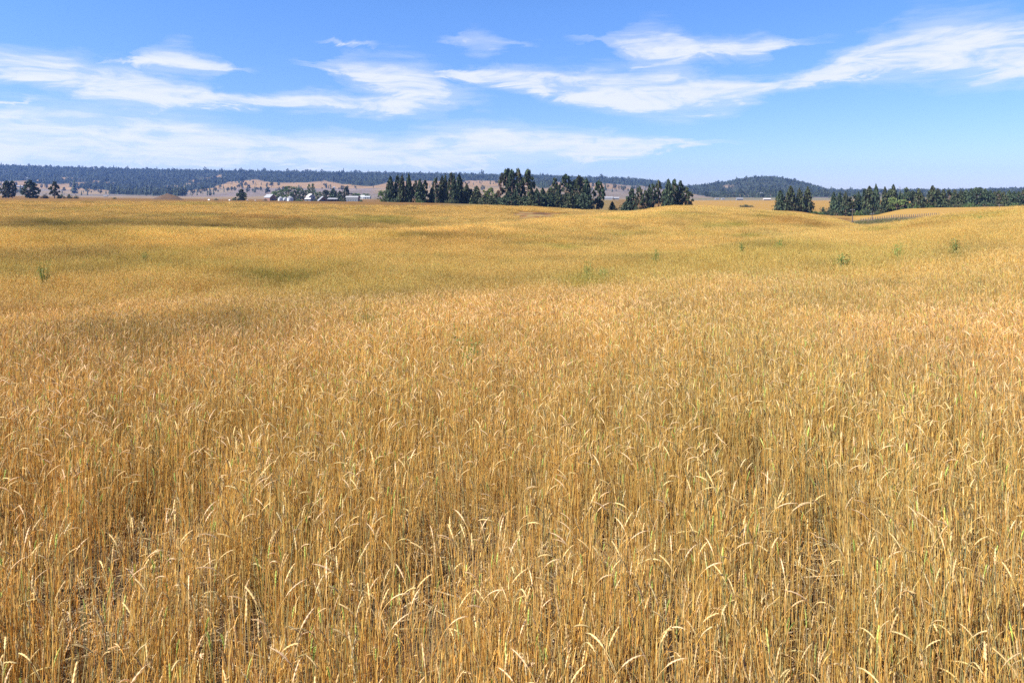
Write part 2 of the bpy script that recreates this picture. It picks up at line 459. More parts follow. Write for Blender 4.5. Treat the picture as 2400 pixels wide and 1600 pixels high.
# ------------------------------------------------------------------ scattering by geometry nodes (one object)
def scatter(name, protos, pts, mat, tinted=False):
    """protos: list of MB; pts: list of (k, pos Nx3, rot Nx3, scale Nx3). ONE object: the shapes and their places in one mesh"""
    V, Fc, C, vid = [], [], [], []
    off = 0
    for k, mb in enumerate(protos):
        V.append(np.array(mb.v, np.float32)); C.append(np.array(mb.c, np.float32)[:, :3])
        Fc += [tuple(off + i for i in f) for f in mb.f]
        vid.append(np.full(len(mb.v), k, np.int32)); off += len(mb.v)
    np_ = off
    Rr = [np.zeros((np_, 3), np.float32)]; Sc = [np.ones((np_, 3), np.float32)]; Ti = [np.ones((np_, 3), np.float32)]
    for k, p, r, s in pts:
        Ti.append(crop_tint(p[:, 0], p[:, 1]) if tinted else np.ones((len(p), 3), np.float32))
        V.append(p.astype(np.float32)); C.append(np.ones((len(p), 3), np.float32))
        vid.append(np.full(len(p), 1000 + k, np.int32)); Rr.append(r.astype(np.float32)); Sc.append(s.astype(np.float32))
    V = np.concatenate(V); C = np.concatenate(C); vid = np.concatenate(vid); Rr = np.concatenate(Rr); Sc = np.concatenate(Sc)
    me = bpy.data.meshes.new(name)
    me.vertices.add(len(V)); me.vertices.foreach_set('co', V.ravel())
    ls = np.array([i for f in Fc for i in f], np.int32); ln = np.array([len(f) for f in Fc], np.int32)
    me.loops.add(len(ls)); me.loops.foreach_set('vertex_index', ls)
    me.polygons.add(len(ln)); me.polygons.foreach_set('loop_start', np.concatenate([[0], np.cumsum(ln)[:-1]]).astype(np.int32))
    me.update(calc_edges=True)
    c4 = np.ones((len(V), 4), np.float32); c4[:, :3] = C
    me.attributes.new('Col', 'FLOAT_COLOR', 'POINT').data.foreach_set('color', c4.ravel())
    me.attributes.new('vid', 'INT', 'POINT').data.foreach_set('value', vid)
    me.attributes.new('rot', 'FLOAT_VECTOR', 'POINT').data.foreach_set('vector', Rr.ravel())
    me.attributes.new('scl', 'FLOAT_VECTOR', 'POINT').data.foreach_set('vector', Sc.ravel())
    if tinted:
        t4 = np.ones((len(V), 4), np.float32); t4[:, :3] = np.concatenate(Ti)
        me.attributes.new('tint', 'FLOAT_COLOR', 'POINT').data.foreach_set('color', t4.ravel())
    me.materials.append(mat)
    o = link(name, me)
    ng = bpy.data.node_groups.new(name + '_scatter', 'GeometryNodeTree')
    ng.interface.new_socket('Geometry', in_out='INPUT', socket_type='NodeSocketGeometry')
    ng.interface.new_socket('Geometry', in_out='OUTPUT', socket_type='NodeSocketGeometry')
    L = ng.links.new
    gi = ng.nodes.new('NodeGroupInput'); go = ng.nodes.new('NodeGroupOutput')
    av = N(ng, 'GeometryNodeInputNamedAttribute', data_type='INT'); av.inputs[0].default_value = 'vid'
    ar = N(ng, 'GeometryNodeInputNamedAttribute', data_type='FLOAT_VECTOR'); ar.inputs[0].default_value = 'rot'
    as_ = N(ng, 'GeometryNodeInputNamedAttribute', data_type='FLOAT_VECTOR'); as_.inputs[0].default_value = 'scl'
    jn = ng.nodes.new('GeometryNodeJoinGeometry')

    def pick(v):
        cp = N(ng, 'FunctionNodeCompare', data_type='INT', operation='EQUAL')
        L(av.outputs[0], cp.inputs[2]); cp.inputs[3].default_value = v
        sp = N(ng, 'GeometryNodeSeparateGeometry', domain='POINT')
        L(gi.outputs[0], sp.inputs[0]); L(cp.outputs[0], sp.inputs[1])
        return sp.outputs[0]
    for k in range(len(protos)):
        ip = ng.nodes.new('GeometryNodeInstanceOnPoints')
        L(pick(1000 + k), ip.inputs['Points']); L(pick(k), ip.inputs['Instance'])
        L(ar.outputs[0], ip.inputs['Rotation']); L(as_.outputs[0], ip.inputs['Scale'])
        L(ip.outputs[0], jn.inputs[0])
    L(jn.outputs[0], go.inputs[0])
    md = o.modifiers.new('scatter', 'NODES'); md.node_group = ng
    return o


# ------------------------------------------------------------------ wheat
def jit(c, a=.12):
    k = 1 + random.uniform(-a, a)
    return tuple(max(0, x * k * (1 + random.uniform(-.05, .05))) for x in c)


STEM = [(.60, .37, .100), (.63, .42, .145), (.56, .31, .070), (.60, .35, .085), (.60, .43, .185), (.50, .28, .080), (.46, .36, .16)]
STEM_G = [(.27, .26, .13), (.31, .29, .17), (.30, .30, .10), (.38, .34, .15), (.24, .24, .15)]
HEAD = [(.49, .345, .165), (.47, .325, .15), (.52, .38, .20), (.46, .31, .13), (.48, .33, .145)]
HEAD_G = [(.40, .43, .11), (.34, .39, .11), (.46, .45, .15)]
LEAF = [(.58, .33, .085), (.52, .27, .065), (.60, .41, .16), (.58, .35, .095), (.42, .22, .07), (.36, .19, .07)]


def ring_tube(mb, pts, az, rad, rad2, n, cols):
    """tube along a curve that lies in the vertical plane of azimuth az"""
    h = np.array((-math.sin(az), math.cos(az), 0))
    vs, cs, fs = [], [], []
    for i, p in enumerate(pts):
        d = pts[min(i + 1, len(pts) - 1)] - pts[max(i - 1, 0)]
        d = d / max(np.linalg.norm(d), 1e-9)
        b = np.cross(d, h)
        for k in range(n):
            t = 2 * math.pi * (k + .5 * (i % 2 if n > 3 else 0)) / n
            vs.append(p + rad[i] * math.cos(t) * h + rad2[i] * math.sin(t) * b); cs.append(cols[i])
    for i in range(len(pts) - 1):
        for k in range(n):
            fs.append((i * n + k, i * n + (k + 1) % n, (i + 1) * n + (k + 1) % n, (i + 1) * n + k))
    mb.add(vs, fs, cs)


def stalk(mb, bx, by, lod, thick=1.0, green=.12, bare=False):
    az = random.uniform(0, 2 * math.pi)
    if random.random() < .55: az = random.gauss(.2, .9) if random.random() < .6 else random.gauss(math.pi, .8)
    H = random.gauss(.70, .085) if random.random() > .2 else random.uniform(.36, .6)
    isg = random.random() < green
    gh = isg and random.random() < .45
    lean = abs(random.gauss(0, .05)) + (random.uniform(.15, .6) if random.random() < .07 else 0)
    nod = random.choice((random.uniform(.1, .5), random.uniform(.6, 1.7), random.uniform(.9, 2.3), random.uniform(.4, 1.2)))
    if gh: nod *= .25
    hl = random.uniform(.060, .098); hw = random.uniform(.0036, .0051) * thick
    headed = random.random() < (.37 if lod == 0 else .52 if lod == 1 else .8)
    if not headed: nod = lean + random.uniform(0, .25)
    sr = random.uniform(.0012, .0019) * thick
    ns = {0: 4, 1: 2, 2: 1}[lod]; nn = {0: 4, 1: 2, 2: 1}[lod]; nh = {0: 10, 1: 4, 2: 2}[lod]
    d3 = lambda a: np.array((math.sin(a) * math.cos(az), math.sin(a) * math.sin(az), math.cos(a)))
    p = np.array((bx, by, -.02)); pts = [p]
    neck = random.uniform(.10, .18)
    sl = H - neck * .6
    for i in range(ns):
        p = p + d3(lean * (.4 + .8 * (i + 1) / ns)) * sl / ns; pts.append(p)
    a = lean
    for i in range(nn):
        a = lean + (nod - lean) * .62 * ((i + 1) / nn) ** 1.4
        p = p + d3(a) * neck / nn; pts.append(p)
    pal_up = 1.0 if lod < 2 else 1.12
    c1 = jit(random.choice(STEM_G if isg else STEM)); c0 = jit(random.choice(STEM_G if isg and random.random() < .6 else STEM))
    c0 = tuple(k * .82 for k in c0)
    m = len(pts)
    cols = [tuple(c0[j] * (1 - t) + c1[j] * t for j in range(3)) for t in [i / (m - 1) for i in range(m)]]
    rr = [sr * (1.25 - .5 * i / (m - 1)) for i in range(m)]
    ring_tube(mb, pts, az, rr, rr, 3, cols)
    # ear
    if not headed:
        q = pts[-1]; lc = jit(random.choice(LEAF + STEM), .2); hh = np.array((-math.sin(az), math.cos(az), 0)); w = .0026 * thick; e = q + d3(a * .5) * random.uniform(.04, .14)
        mb.add([q - hh * w, q + hh * w, e], [(0, 1, 2)], lc)
    ear(mb, pts, az, a, nod, nh, hl, hw, lod, gh, d3) if headed else None
    leaves(mb, pts, ns, lod, thick, isg)


def ear(mb, pts, az, a, nod, nh, hl, hw, lod, gh, d3):
    hp = [pts[-1]]; q = pts[-1]
    for i in range(nh):
        a2 = a + (nod - a) * ((i + 1) / nh) * 1.0 + .25 * (i / nh)
        q = q + d3(min(a2, 2.7)) * hl / nh; hp.append(q)
    prof = [math.sin(math.pi * min(1, .12 + .80 * i / nh)) ** .55 for i in range(nh + 1)]
    if lod == 0:
        w1 = [hw * prof[i] * (1.22 if i % 2 else .8) for i in range(nh + 1)]
        w2 = [hw * .8 * prof[i] * (.82 if i % 2 else 1.2) for i in range(nh + 1)]
    else:
        w1 = [hw * prof[i] for i in range(nh + 1)]; w2 = w1
    w1[-1] *= .35; w2[-1] *= .35
    hc = jit(random.choice(HEAD_G if gh else HEAD), .15)
    hcs = [jit(hc, .12) if lod == 0 else hc for _ in range(nh + 1)]
    if lod == 0: hcs = [tuple(k * (1.08 if i % 2 else .86) for k in c) for i, c in enumerate(hcs)]
    ring_tube(mb, hp, az, w1, w2, 5 if lod == 0 else 3 if lod == 2 else 4, hcs)
    if lod == 0:      # short beards on the spikelets
        for i in range(1, nh + 1):
            for sg in (-1, 1):
                if random.random() < .55: continue
                dv = (hp[i] - hp[i - 1]); dv /= np.linalg.norm(dv)
                side = np.array((-math.sin(az), math.cos(az), 0)) * sg
                o = hp[i] + side * w1[i] * .8
                e = o + (dv * .016 + side * .007)
                k = np.cross(dv, side) * .0013
                mb.add([o + k, o - k, e], [(0, 1, 2)], jit(hc, .1))


def leaves(mb, pts, ns, lod, thick, isg):
    nl = {0: 2, 1: 2, 2: 1}[lod]
    for _ in range(nl):
        if random.random() < (.45 if lod == 0 else .3): continue
        t = random.uniform(.1, .8)
        i = min(int(t * ns), ns - 1) if ns else 0
        st = pts[i] + (pts[i + 1] - pts[i]) * (t * ns - i)
        la = random.uniform(0, 2 * math.pi); ll = random.uniform(.10, .24); lw = random.uniform(.0020, .0033) * thick
        ang = random.uniform(.04, .28); seg = 3 if lod == 0 else 2
        h = np.array((-math.sin(la), math.cos(la), 0)); pp = st; vs = []; cs = []
        lc = jit(random.choice(STEM_G if isg and random.random() < .5 else LEAF), .2)
        curl = random.choice((random.uniform(0, .15), random.uniform(.1, .5), random.uniform(.3, 1.0)))
        for j in range(seg + 1):
            w = lw * (1 - .75 * j / seg)
            tw = random.uniform(-.5, .5)
            hh = h * math.cos(tw) + np.array((0, 0, 1)) * math.sin(tw)
            vs += [pp - hh * w, pp + hh * w]; cs += [lc, lc]
            pp = pp + np.array((math.sin(ang) * math.cos(la), math.sin(ang) * math.sin(la), math.cos(ang))) * ll / seg
            ang += curl
        mb.add(vs, [(2 * j, 2 * j + 1, 2 * j + 3, 2 * j + 2) for j in range(seg)], cs)


def tuft(n, rad, lod, thick, green):
    mb = MB()
    for _ in range(n):
        r = rad * math.sqrt(random.random()); t = random.uniform(0, 2 * math.pi)
        stalk(mb, r * math.cos(t), r * math.sin(t), lod, thick, green)
    return mb


def litter():
    mb = MB()
    for _ in range(26):
        x, y = random.uniform(-.25, .25), random.uniform(-.25, .25); a = random.uniform(0, math.pi); l = random.uniform(.06, .28); w = random.uniform(.0015, .004)
        z0, z1 = random.uniform(.0, .04), random.uniform(.0, .07)
        dx, dy = math.cos(a) * l / 2, math.sin(a) * l / 2
        nx, ny = -math.sin(a) * w, math.cos(a) * w
        mb.add([(x - dx - nx, y - dy - ny, z0), (x - dx + nx, y - dy + ny, z0 + .002), (x + dx + nx, y + dy + ny, z1 + .002), (x + dx - nx, y + dy - ny, z1)],
               [(0, 1, 2, 3)], jit(random.choice([(.34, .24, .12), (.28, .18, .08), (.40, .31, .19), (.2, .13, .065)]), .25))
    for _ in range(14):     # broken stubs
        x, y = random.uniform(-.25, .25), random.uniform(-.25, .25); h = random.uniform(.05, .2); a = random.uniform(0, 6.3); k = random.uniform(0, .08)
        mb.tube([(x, y, -.01), (x + k * math.cos(a), y + k * math.sin(a), h)], [.0018, .0014], 3, jit(random.choice(STEM + LEAF), .2), False)
    return mb


random.seed(11)
protos = [tuft(15, .17, 0, 1.0, g) for g in (.09, .10, .12, .14, .15, .17, .19, .22, .26, .30, .38, .48, .58)]
nA = len(protos)
protos += [tuft(36, .42, 1, 1.05, g) for g in (.05, .07, .09, .11, .13, .16, .2, .26, .34, .45)]
nB = len(protos)
protos += [tuft(85, 1.15, 2, 3.0, g) for g in (.03, .05, .08, .12, .22, .5)]
nC = len(protos)
protos += [litter(), litter(), litter()]
nD = len(protos)


def place(k0, k1, x, y, tilt, smin, smax, zoff=0.0, gbias=None):
    out = []
    ks = rng.integers(k0, k1, len(x)) if gbias is None else np.clip((k0 + (k1 - k0) * np.clip(gbias + rng.normal(0, .22, len(x)), 0, .999)).astype(int), k0, k1 - 1)
    z = hgt(x, y) + zoff
    for k in range(k0, k1):
        m = ks == k
        n = int(m.sum())
        if not n: continue
        tl = tilt * np.where(rng.random(n) < .04, 5, 1)
        r = np.stack([rng.normal(0, 1, n) * tl, rng.normal(0, 1, n) * tl, rng.uniform(0, 6.283, n)], 1)
        s = rng.uniform(smin, smax, n) * (.86 + .28 * fbm(x[m] / 2.2, y[m] / 2.6, 97, 3))
        out.append((k, np.stack([x[m], y[m], z[m]], 1), r, np.stack([s * rng.uniform(.9, 1.1, n), s * rng.uniform(.9, 1.1, n), s], 1)))
    return out


def field_points(dens, ya, yb, smax):
    n = int(dens * smax * 2 * (yb * yb - ya * ya) / 2)
    Y = np.sqrt(rng.uniform(ya * ya, yb * yb, n)); s = rng.uniform(-smax, smax, n)
    return s * Y, Y


pts = []
def gb(x, y):       # greener patches of the crop
    g = fbm(x / 7., y / 9., 31) * .55 + fbm(x / 40., y / 50., 41) * .45
    return np.clip((g - .40) * 2.4, 0, 1)


# near
x, y = field_points(42, 1.0, 19, 1.3)
ex = rng.uniform(-10, 10, 4200); ey = rng.uniform(.9, 7.5, 4200)
m_ = np.abs(ex) > 1.3 * ey; ex, ey = ex[m_], ey[m_]
x = np.concatenate([x, ex]); y = np.concatenate([y, ey])
bare = fbm(x / .8, y / .9, 17, 3) * sstep(14, 5, y)
pb = sstep(.54, .76, bare) * .6
for px_, py_, rx_, ry_ in [(330, 1400, .30, .55), (290, 1500, .25, .3), (1010, 1500, .22, .35), (1440, 1360, .20, .45), (1860, 1390, .35, .45), (2340, 1430, .3, .5), (1960, 1480, .25, .3), (560, 1560, .3, .3), (1700, 1240, .25, .5)]:
    yb_ = CAMZ * F / (py_ - HZ)
    pb = np.maximum(pb, .98 * sstep(1.35, .75, np.hypot((x - S(px_) * yb_) / rx_, (y - yb_) / ry_) + (fbm(x / .25, y / .25, 55) - .5) * .9))
keep = (rng.random(len(x)) > pb) & (np.hypot(x, y) > 1.5)
x, y = x[keep], y[keep]
pts += place(0, nA, x, y, .045, .78, 1.02, 0, np.clip(gb(x, y) + .25 * sstep(.05, .5, x / y) * sstep(9, 5, y), 0, 1))
# middle
x, y = field_points(10, 18, 64, 1.25)
thin = fbm(x / 5., y / 5., 19)
keep = rng.random(len(x)) > sstep(.55, .75, thin) * .6
x, y = x[keep], y[keep]
pts += place(nA, nB, x, y, .045, .80, 1.04, 0, gb(x, y))
# far
x, y = field_points(.85, 61, 335, 1.15)
e = yedge(x / y)
xp = 1200 + F * x / y
gul = (np.abs(xp - 1262) < 72 * (fbm(x / 9., y / 11., 77) * 1.7)) & (y > 186) & (y < 285)
strip = (xp > 1965) & (y > 196)
keep = (y < e + rng.normal(0, 3, len(x))) & ~gul & ~strip
x, y = x[keep], y[keep]
pts += place(nB, nC, x, y, .04, .8, 1.08, 0, gb(x, y))
# straw on the soil
x, y = field_points(20, 1.3, 12, 1.2)
pts += place(nC, nD, x, y, .06, .8, 1.3, .0)
wheat = scatter('wheat', protos, pts, M_WHEAT, True)
tag(wheat, 'ripe golden wheat with nodding ears filling the whole rolling field', 'wheat', None, 'stuff')


# ------------------------------------------------------------------ trees
def leaf_quad(mb, p, size, up=.3, col=(.05, .07, .03), asp=1.6):
    n = np.array([random.gauss(0, 1), random.gauss(0, 1), random.gauss(0, 1) + up]); n /= np.linalg.norm(n)
    a = np.cross(n, [random.gauss(0, 1), random.gauss(0, 1), random.gauss(0, 1)]); a /= max(np.linalg.norm(a), 1e-6)
    b = np.cross(n, a)
    a = a * size * asp; b = b * size
    p = np.array(p)
    mb.add([p - a, p - b * .9, p + a, p + b * .9], [(0, 1, 2, 3)], col)


GREENS = dict(spruce=[(.028, .047, .024), (.036, .056, .026), (.024, .038, .022), (.044, .058, .028)],
              pine=[(.040, .055, .022), (.032, .046, .022), (.050, .060, .025), (.046, .044, .022)],
              broad=[(.050, .085, .022), (.038, .065, .020), (.070, .10, .028)],
              light=[(.085, .12, .035), (.07, .10, .03), (.105, .13, .04)],
              dead=[(.13, .075, .045), (.10, .06, .04)])


def crown_clumps(mb, cents, per, pal, size):
    for (p, r) in cents:
        k = random.uniform(.75, 1.25)
        base = random.choice(pal)
        for _ in range(per):
            d = np.array([random.gauss(0, 1) for _ in range(3)]); d /= np.linalg.norm(d)
            q = np.array(p) + d * r * random.random() ** .4 * np.array((1, 1, .75))
            leaf_quad(mb, q, size * random.uniform(.6, 1.3), .5, jit(tuple(c * k for c in base), .25))


def make_spruce(seed, pal, full=.04, slim=1.0):
    """unit height, unit half-width"""
    random.seed(seed); cr, tr = MB(), MB()
    tr.tube([(0, 0, -.03), (.01, 0, .5), (0, 0, .97)], [.075, .045, .008], 6, (.10, .07, .05))
    nw = 36
    for w in range(nw):
        t = full + (1 - full) * (w / nw) ** .95
        rr = ((1 - t) ** .72) * (.55 + .45 * min(1, (t - full) * 6 + .45)) * random.uniform(.72, 1.12)
        nb = random.randint(7, 10)
        for b in range(nb):
            a = 2 * math.pi * (b + random.random()) / nb
            L = rr * random.uniform(.55, 1.1) + .05
            if random.random() < .08: L *= 1.25
            droop = .035 + .03 * (1 - t)
            base = random.choice(pal)
            for k in range(5):
                f = (k + .6) / 5
                x, y = L * f * math.cos(a), L * f * math.sin(a)
                z = t - droop * f * f + .012 * random.gauss(0, 1)
                leaf_quad(cr, (x, y, max(z, .01)), (.10 * (1 - f * .5) * (.4 + .6 * (1 - t))) * .72 + .028, .8, jit(base, .3), 1.5)
    for k in range(8): leaf_quad(cr, (0, 0, .94 + .008 * k), .02, 0, pal[0], 1.5)
    sq = MB(); sq.f, sq.c = cr.f, cr.c
    sq.v = [(p[0], p[1], p[2]) for p in cr.v]
    return sq, tr


def make_pine(seed, pal, clear=.25, dens=46):
    """open-crowned pine: bare lower trunk, tufted limbs"""
    random.seed(seed); cr, tr = MB(), MB()
    bend = random.uniform(-.08, .08)
    trunk = lambda t: np.array((bend * math.sin(t * 3), bend * .6 * math.sin(t * 4), t))
    tr.tube([trunk(t) * (1, 1, 1) + ((0, 0, -.03) if t == 0 else (0, 0, 0)) for t in (0, .25, .5, .75, .96)], [.10, .08, .06, .04, .01], 6, (.13, .08, .05))
    cents = []
    for k in range(dens):
        t = clear + (1 - clear) * ((k + random.random()) / dens)
        u = (t - clear) / (1 - clear)
        rr = (math.sin(math.pi * (.18 + .80 * u)) ** .6) * .95 * (.85 if u > .6 else 1)
        a = random.uniform(0, 6.283); f = random.uniform(.35, .95)
        q = trunk(t) + np.array((math.cos(a) * rr * f, math.sin(a) * rr * f, random.uniform(-.01, .02)))
        cents.append((q, random.uniform(.12, .24) * (1 if u < .8 else .8)))
        if random.random() < .7:
            s = trunk(t - .02); tr.tube([s, (s + q) / 2 + (0, 0, .006), q], [.022, .014, .006], 3, (.10, .07, .05), False)
    mb = MB()
    for (p, r) in cents:
        base = random.choice(pal); k = random.uniform(.7, 1.25)
        for _ in range(34):
            d = np.array([random.gauss(0, 1) for _ in range(3)]); d /= np.linalg.norm(d)
            q = p + d * r * random.random() ** .45 * np.array((1, 1, .16))
            leaf_quad(cr, (q[0], q[1], min(q[2], 1.0)), random.uniform(.034, .070), .5, jit(tuple(c * k for c in base), .22), 1.5)
    return cr, tr


def make_broad(seed, pal, low=.12, col=False):
    random.seed(seed); cr, tr = MB(), MB()
    tr.tube([(0, 0, -.03), (.02, 0, .25), (0, .02, .55)], [.10, .075, .03], 6, (.11, .08, .055))
    cents = []
    for k in range(40):
        t = low + (1 - low) * random.random()
        u = (t - low) / (1 - low)
        rr = (math.sin(math.pi * min(1, .15 + .80 * u)) ** .55) * (.95 if not col else .8)
        a = random.uniform(0, 6.283); f = random.uniform(.3, .85)
        q = np.array((math.cos(a) * rr * f, math.sin(a) * rr * f, min(t, .93)))
        cents.append((q, random.uniform(.16, .30)))
        if k % 4 == 0:
            tr.tube([(0, 0, t * .45), q * (.5, .5, .85), q], [.03, .018, .006], 3, (.10, .07, .05), False)
    for (p, r) in cents:
        base = random.choice(pal); k = random.uniform(.75, 1.3)
        for _ in range(30):
            d = np.array([random.gauss(0, 1) for _ in range(3)]); d /= np.linalg.norm(d)
            q = p + d * r * random.random() ** .4 * np.array((1, 1, .30 if not col else .35))
            leaf_quad(cr, (q[0], q[1], max(.01, min(q[2], 1.0))), random.uniform(.025, .055), .4, jit(tuple(c * k for c in base), .25), 1.3)
    return cr, tr


def make_shrub(seed, pal):
    random.seed(seed); cr, tr = MB(), MB()
    for k in range(5):
        a = 1.26 * k; tr.tube([(0, 0, -.05), (.3 * math.cos(a), .3 * math.sin(a), .5)], [.05, .02], 4, (.1, .075, .05))
    for k in range(28):
        a = random.uniform(0, 6.283); rr = random.uniform(0, .8) if k % 2 else random.uniform(.4, .85); t = random.uniform(.04, 1 - .5 * rr) if k % 2 else random.uniform(.04, .35)
        base = random.choice(pal); kk = random.uniform(.75, 1.3)
        for _ in range(28):
            d = np.array([random.gauss(0, 1) for _ in range(3)]); d /= np.linalg.norm(d)
            q = np.array((rr * math.cos(a), rr * math.sin(a), t * .8)) + d * .24 * random.random() ** .4
            leaf_quad(cr, (q[0], q[1], max(q[2], .01)), random.uniform(.03, .06), .3, jit(tuple(c * kk for c in base), .25), 1.3)
    return cr, tr


def bank(name, makers):
    out = []
    for mk in makers:
        c, t = mk
        # unit half width
        xs = np.array([p[:2] for p in c.v]); r = np.quantile(np.hypot(xs[:, 0], xs[:, 1]), .97)
        c.v = [(p[0] / r, p[1] / r, p[2]) for p in c.v]; t.v = [(p[0] / max(r, .7), p[1] / max(r, .7), p[2]) for p in t.v]
        out.append((c.mesh(name + '_crown', M_LEAF), t.mesh(name + '_trunk', M_BARK)))
    return out


G = GREENS
BANK = {
    'spruce': bank('spruce', [make_spruce(1, G['spruce']), make_spruce(2, G['spruce']), make_spruce(3, G['spruce'], .10), make_spruce(4, G['pine'], .06)]),
    'pine': bank('pine', [make_pine(5, G['pine'], .18), make_pine(6, G['pine'], .30, 40), make_pine(7, G['spruce'], .10, 54), make_pine(8, G['pine'], .24, 38)]),
    'bushy': bank('bushy', [make_pine(15, G['spruce'], .04, 70), make_pine(16, G['pine'], .05, 66), make_pine(17, G['spruce'], .06, 60)]),
    'dense': bank('dense', [make_spruce(18, G['pine'], .03), make_spruce(19, G['spruce'], .05), make_spruce(20, G['pine'], .08), make_pine(17, G['spruce'], .06, 60)]),
    'broad': bank('broad', [make_broad(21, G['broad']), make_broad(22, G['broad'], .05), make_broad(23, G['broad'], .08)]),
    'light': bank('light', [make_broad(24, G['light'], .04), make_broad(25, G['light'], .04)]),
    'poplar': bank('poplar', [make_broad(26, G['broad'], .05, True), make_broad(27, G['broad'], .04, True)]),
    'dead': bank('dead', [make_pine(28, G['dead'], .15, 26)]),
    'shrub': bank('shrub', [make_shrub(31, G['broad']), make_shrub(32, G['spruce']), make_shrub(33, G['pine'])]),
}
KIND = {'bushy': ('pine_tree', 'tree'), 'spruce': ('spruce_tree', 'tree'), 'pine': ('pine_tree', 'tree'), 'dense': ('pine_tree', 'tree'), 'broad': ('broadleaf_tree', 'tree'),
        'light': ('broadleaf_tree', 'tree'), 'poplar': ('poplar_tree', 'tree'), 'dead': ('pine_tree', 'tree'), 'shrub': ('shrub', 'bush')}
tree_no = [0]


def tree(xpx, top, wpx, Y, kind, label, group, lean=0.0):
    tree_no[0] += 1
    Y = Y + random.Random(int(xpx * 7 + top)).uniform(-6, 6)
    X = S(xpx) * Y; z = float(hgt(X, Y))
    h = (CAMZ - (top - HZ) * Y / F) - z
    w = wpx * Y / F / 2 * (1.0 if kind in ('shrub', 'broad', 'light', 'poplar') else 1.42 if kind == 'spruce' else 1.3)
    nm, cat = KIND[kind]
    root = link(nm, None, None, (X, Y, z - .05))
    root.rotation_euler = (0, lean, random.Random(tree_no[0]).uniform(0, 6.283))
    root.scale = (w, w, h)
    tag(root, label, cat, group)
    c, t = BANK[kind][tree_no[0] % len(BANK[kind])]
    if kind == 'shrub':
        link('stems', t, root); link('foliage', c, root)
    else:
        link('trunk', t, root); link('crown', c, root)
    return root


ORD = ['first', 'second', 'third', 'fourth', 'fifth', 'sixth', 'seventh', 'eighth', 'ninth', 'tenth', 'eleventh', 'twelfth', 'thirteenth',
       'fourteenth', 'fifteenth', 'sixteenth', 'seventeenth', 'eighteenth', 'nineteenth']

# --- far left edge of the field
g = 'trees at the left edge of the field'
tree(14, 425, 19, 600, 'bushy', 'wider of the two touching dark pines at the far left edge of the field', g)
tree(29, 425, 14, 604, 'pine', 'slim pine with bare lower trunk touching the wider pine at far left', g)
tree(70, 424, 29, 600, 'bushy', 'broad dense dark tree with rounded top, widest at the left edge', g)
tree(128, 426, 18, 600, 'pine', 'sparse dark pine among low green shrubs left of the earth mound', g)
g = 'shrubs at the left edge of the field'
tree(104, 451, 18, 602, 'shrub', 'low green shrub just right of the broad dense dark tree', g)
tree(143, 449, 18, 604, 'shrub', 'green shrub touching the right side of the sparse dark pine', g)
tree(162, 452, 16, 603, 'shrub', 'small dark shrub two steps right of the sparse dark pine', g)
tree(179, 454, 11, 600, 'shrub', 'tiny lone green shrub right of the shrubs by the sparse pine', g)
tree(268, 459, 11, 640, 'shrub', 'tiny dark bush at the field edge left of the earth mound', g)
tree(507, 463, 11, 620, 'shrub', 'tiny dark bush between the earth mound and the leaning tree', g)
g = 'trees around the farm'
tree(563, 444, 18, 640, 'bushy', 'small ragged dark tree leaning right, alone left of the farm', g, -.12)
tree(572, 450, 15, 700, 'broad', 'round grey-green tree touching the leaning dark tree left of the farm', g)
tree(549, 461, 20, 636, 'shrub', 'dark low bush at the foot of the leaning tree left of the farm', g)
FY = 885
tree(648, 447, 26, FY, 'broad', 'pale green broadleaf crown right behind the brown barn with white roof', g)
tree(662, 443, 22, FY + 8, 'broad', 'broadleaf tree behind the leftmost grain bin', g)
tree(676, 436, 26, FY, 'broad', 'tallest left crown of the dark broadleaf clump behind the grain bins', g)
tree(692, 437, 22, FY + 6, 'broad', 'dark broadleaf tree behind the rightmost grain bin', g)
tree(704, 440, 20, FY, 'broad', 'broadleaf tree between the grain bins and the white farmhouse', g)
tree(715, 446, 16, FY + 8, 'broad', 'smaller broadleaf tree at the right end of the clump behind the bins', g)
tree(690, 455, 30, 872, 'shrub', 'low wide dark bush below the broadleaf clump right of the bins', g)
tree(724, 431, 11, 900, 'poplar', 'left one of the two slim poplars behind the white farmhouse', g)
tree(733, 430, 10, 903, 'poplar', 'right one of the two slim poplars behind the white farmhouse', g)
tree(747, 449, 22, 890, 'broad', 'pale broadleaf tree just right of the white farmhouse', g)
tree(756, 459, 14, 874, 'shrub', 'green bush behind the shed with a steep pale roof', g)
tree(764, 446, 20, 890, 'bushy', 'dark ragged conifer behind the shed with a steep pale roof', g)
tree(781, 441, 16, 886, 'spruce', 'tall dark conifer behind the long low shed', g)
tree(796, 447, 13, 842, 'spruce', 'small pointed spruce at the right end of the long low shed', g)
tree(811, 438, 15, 905, 'bushy', 'tall dark tree left behind the round-roofed barn', g)
tree(828, 452, 34, 905, 'broad', 'wide dark green tree behind the roof of the round-roofed barn', g)
tree(856, 453, 28, 1180, 'broad', 'blue-grey tree behind the small white house right of the barn', g)
tree(841, 455, 18, 1170, 'broad', 'dark tree at the left of the small white house right of the barn', g)

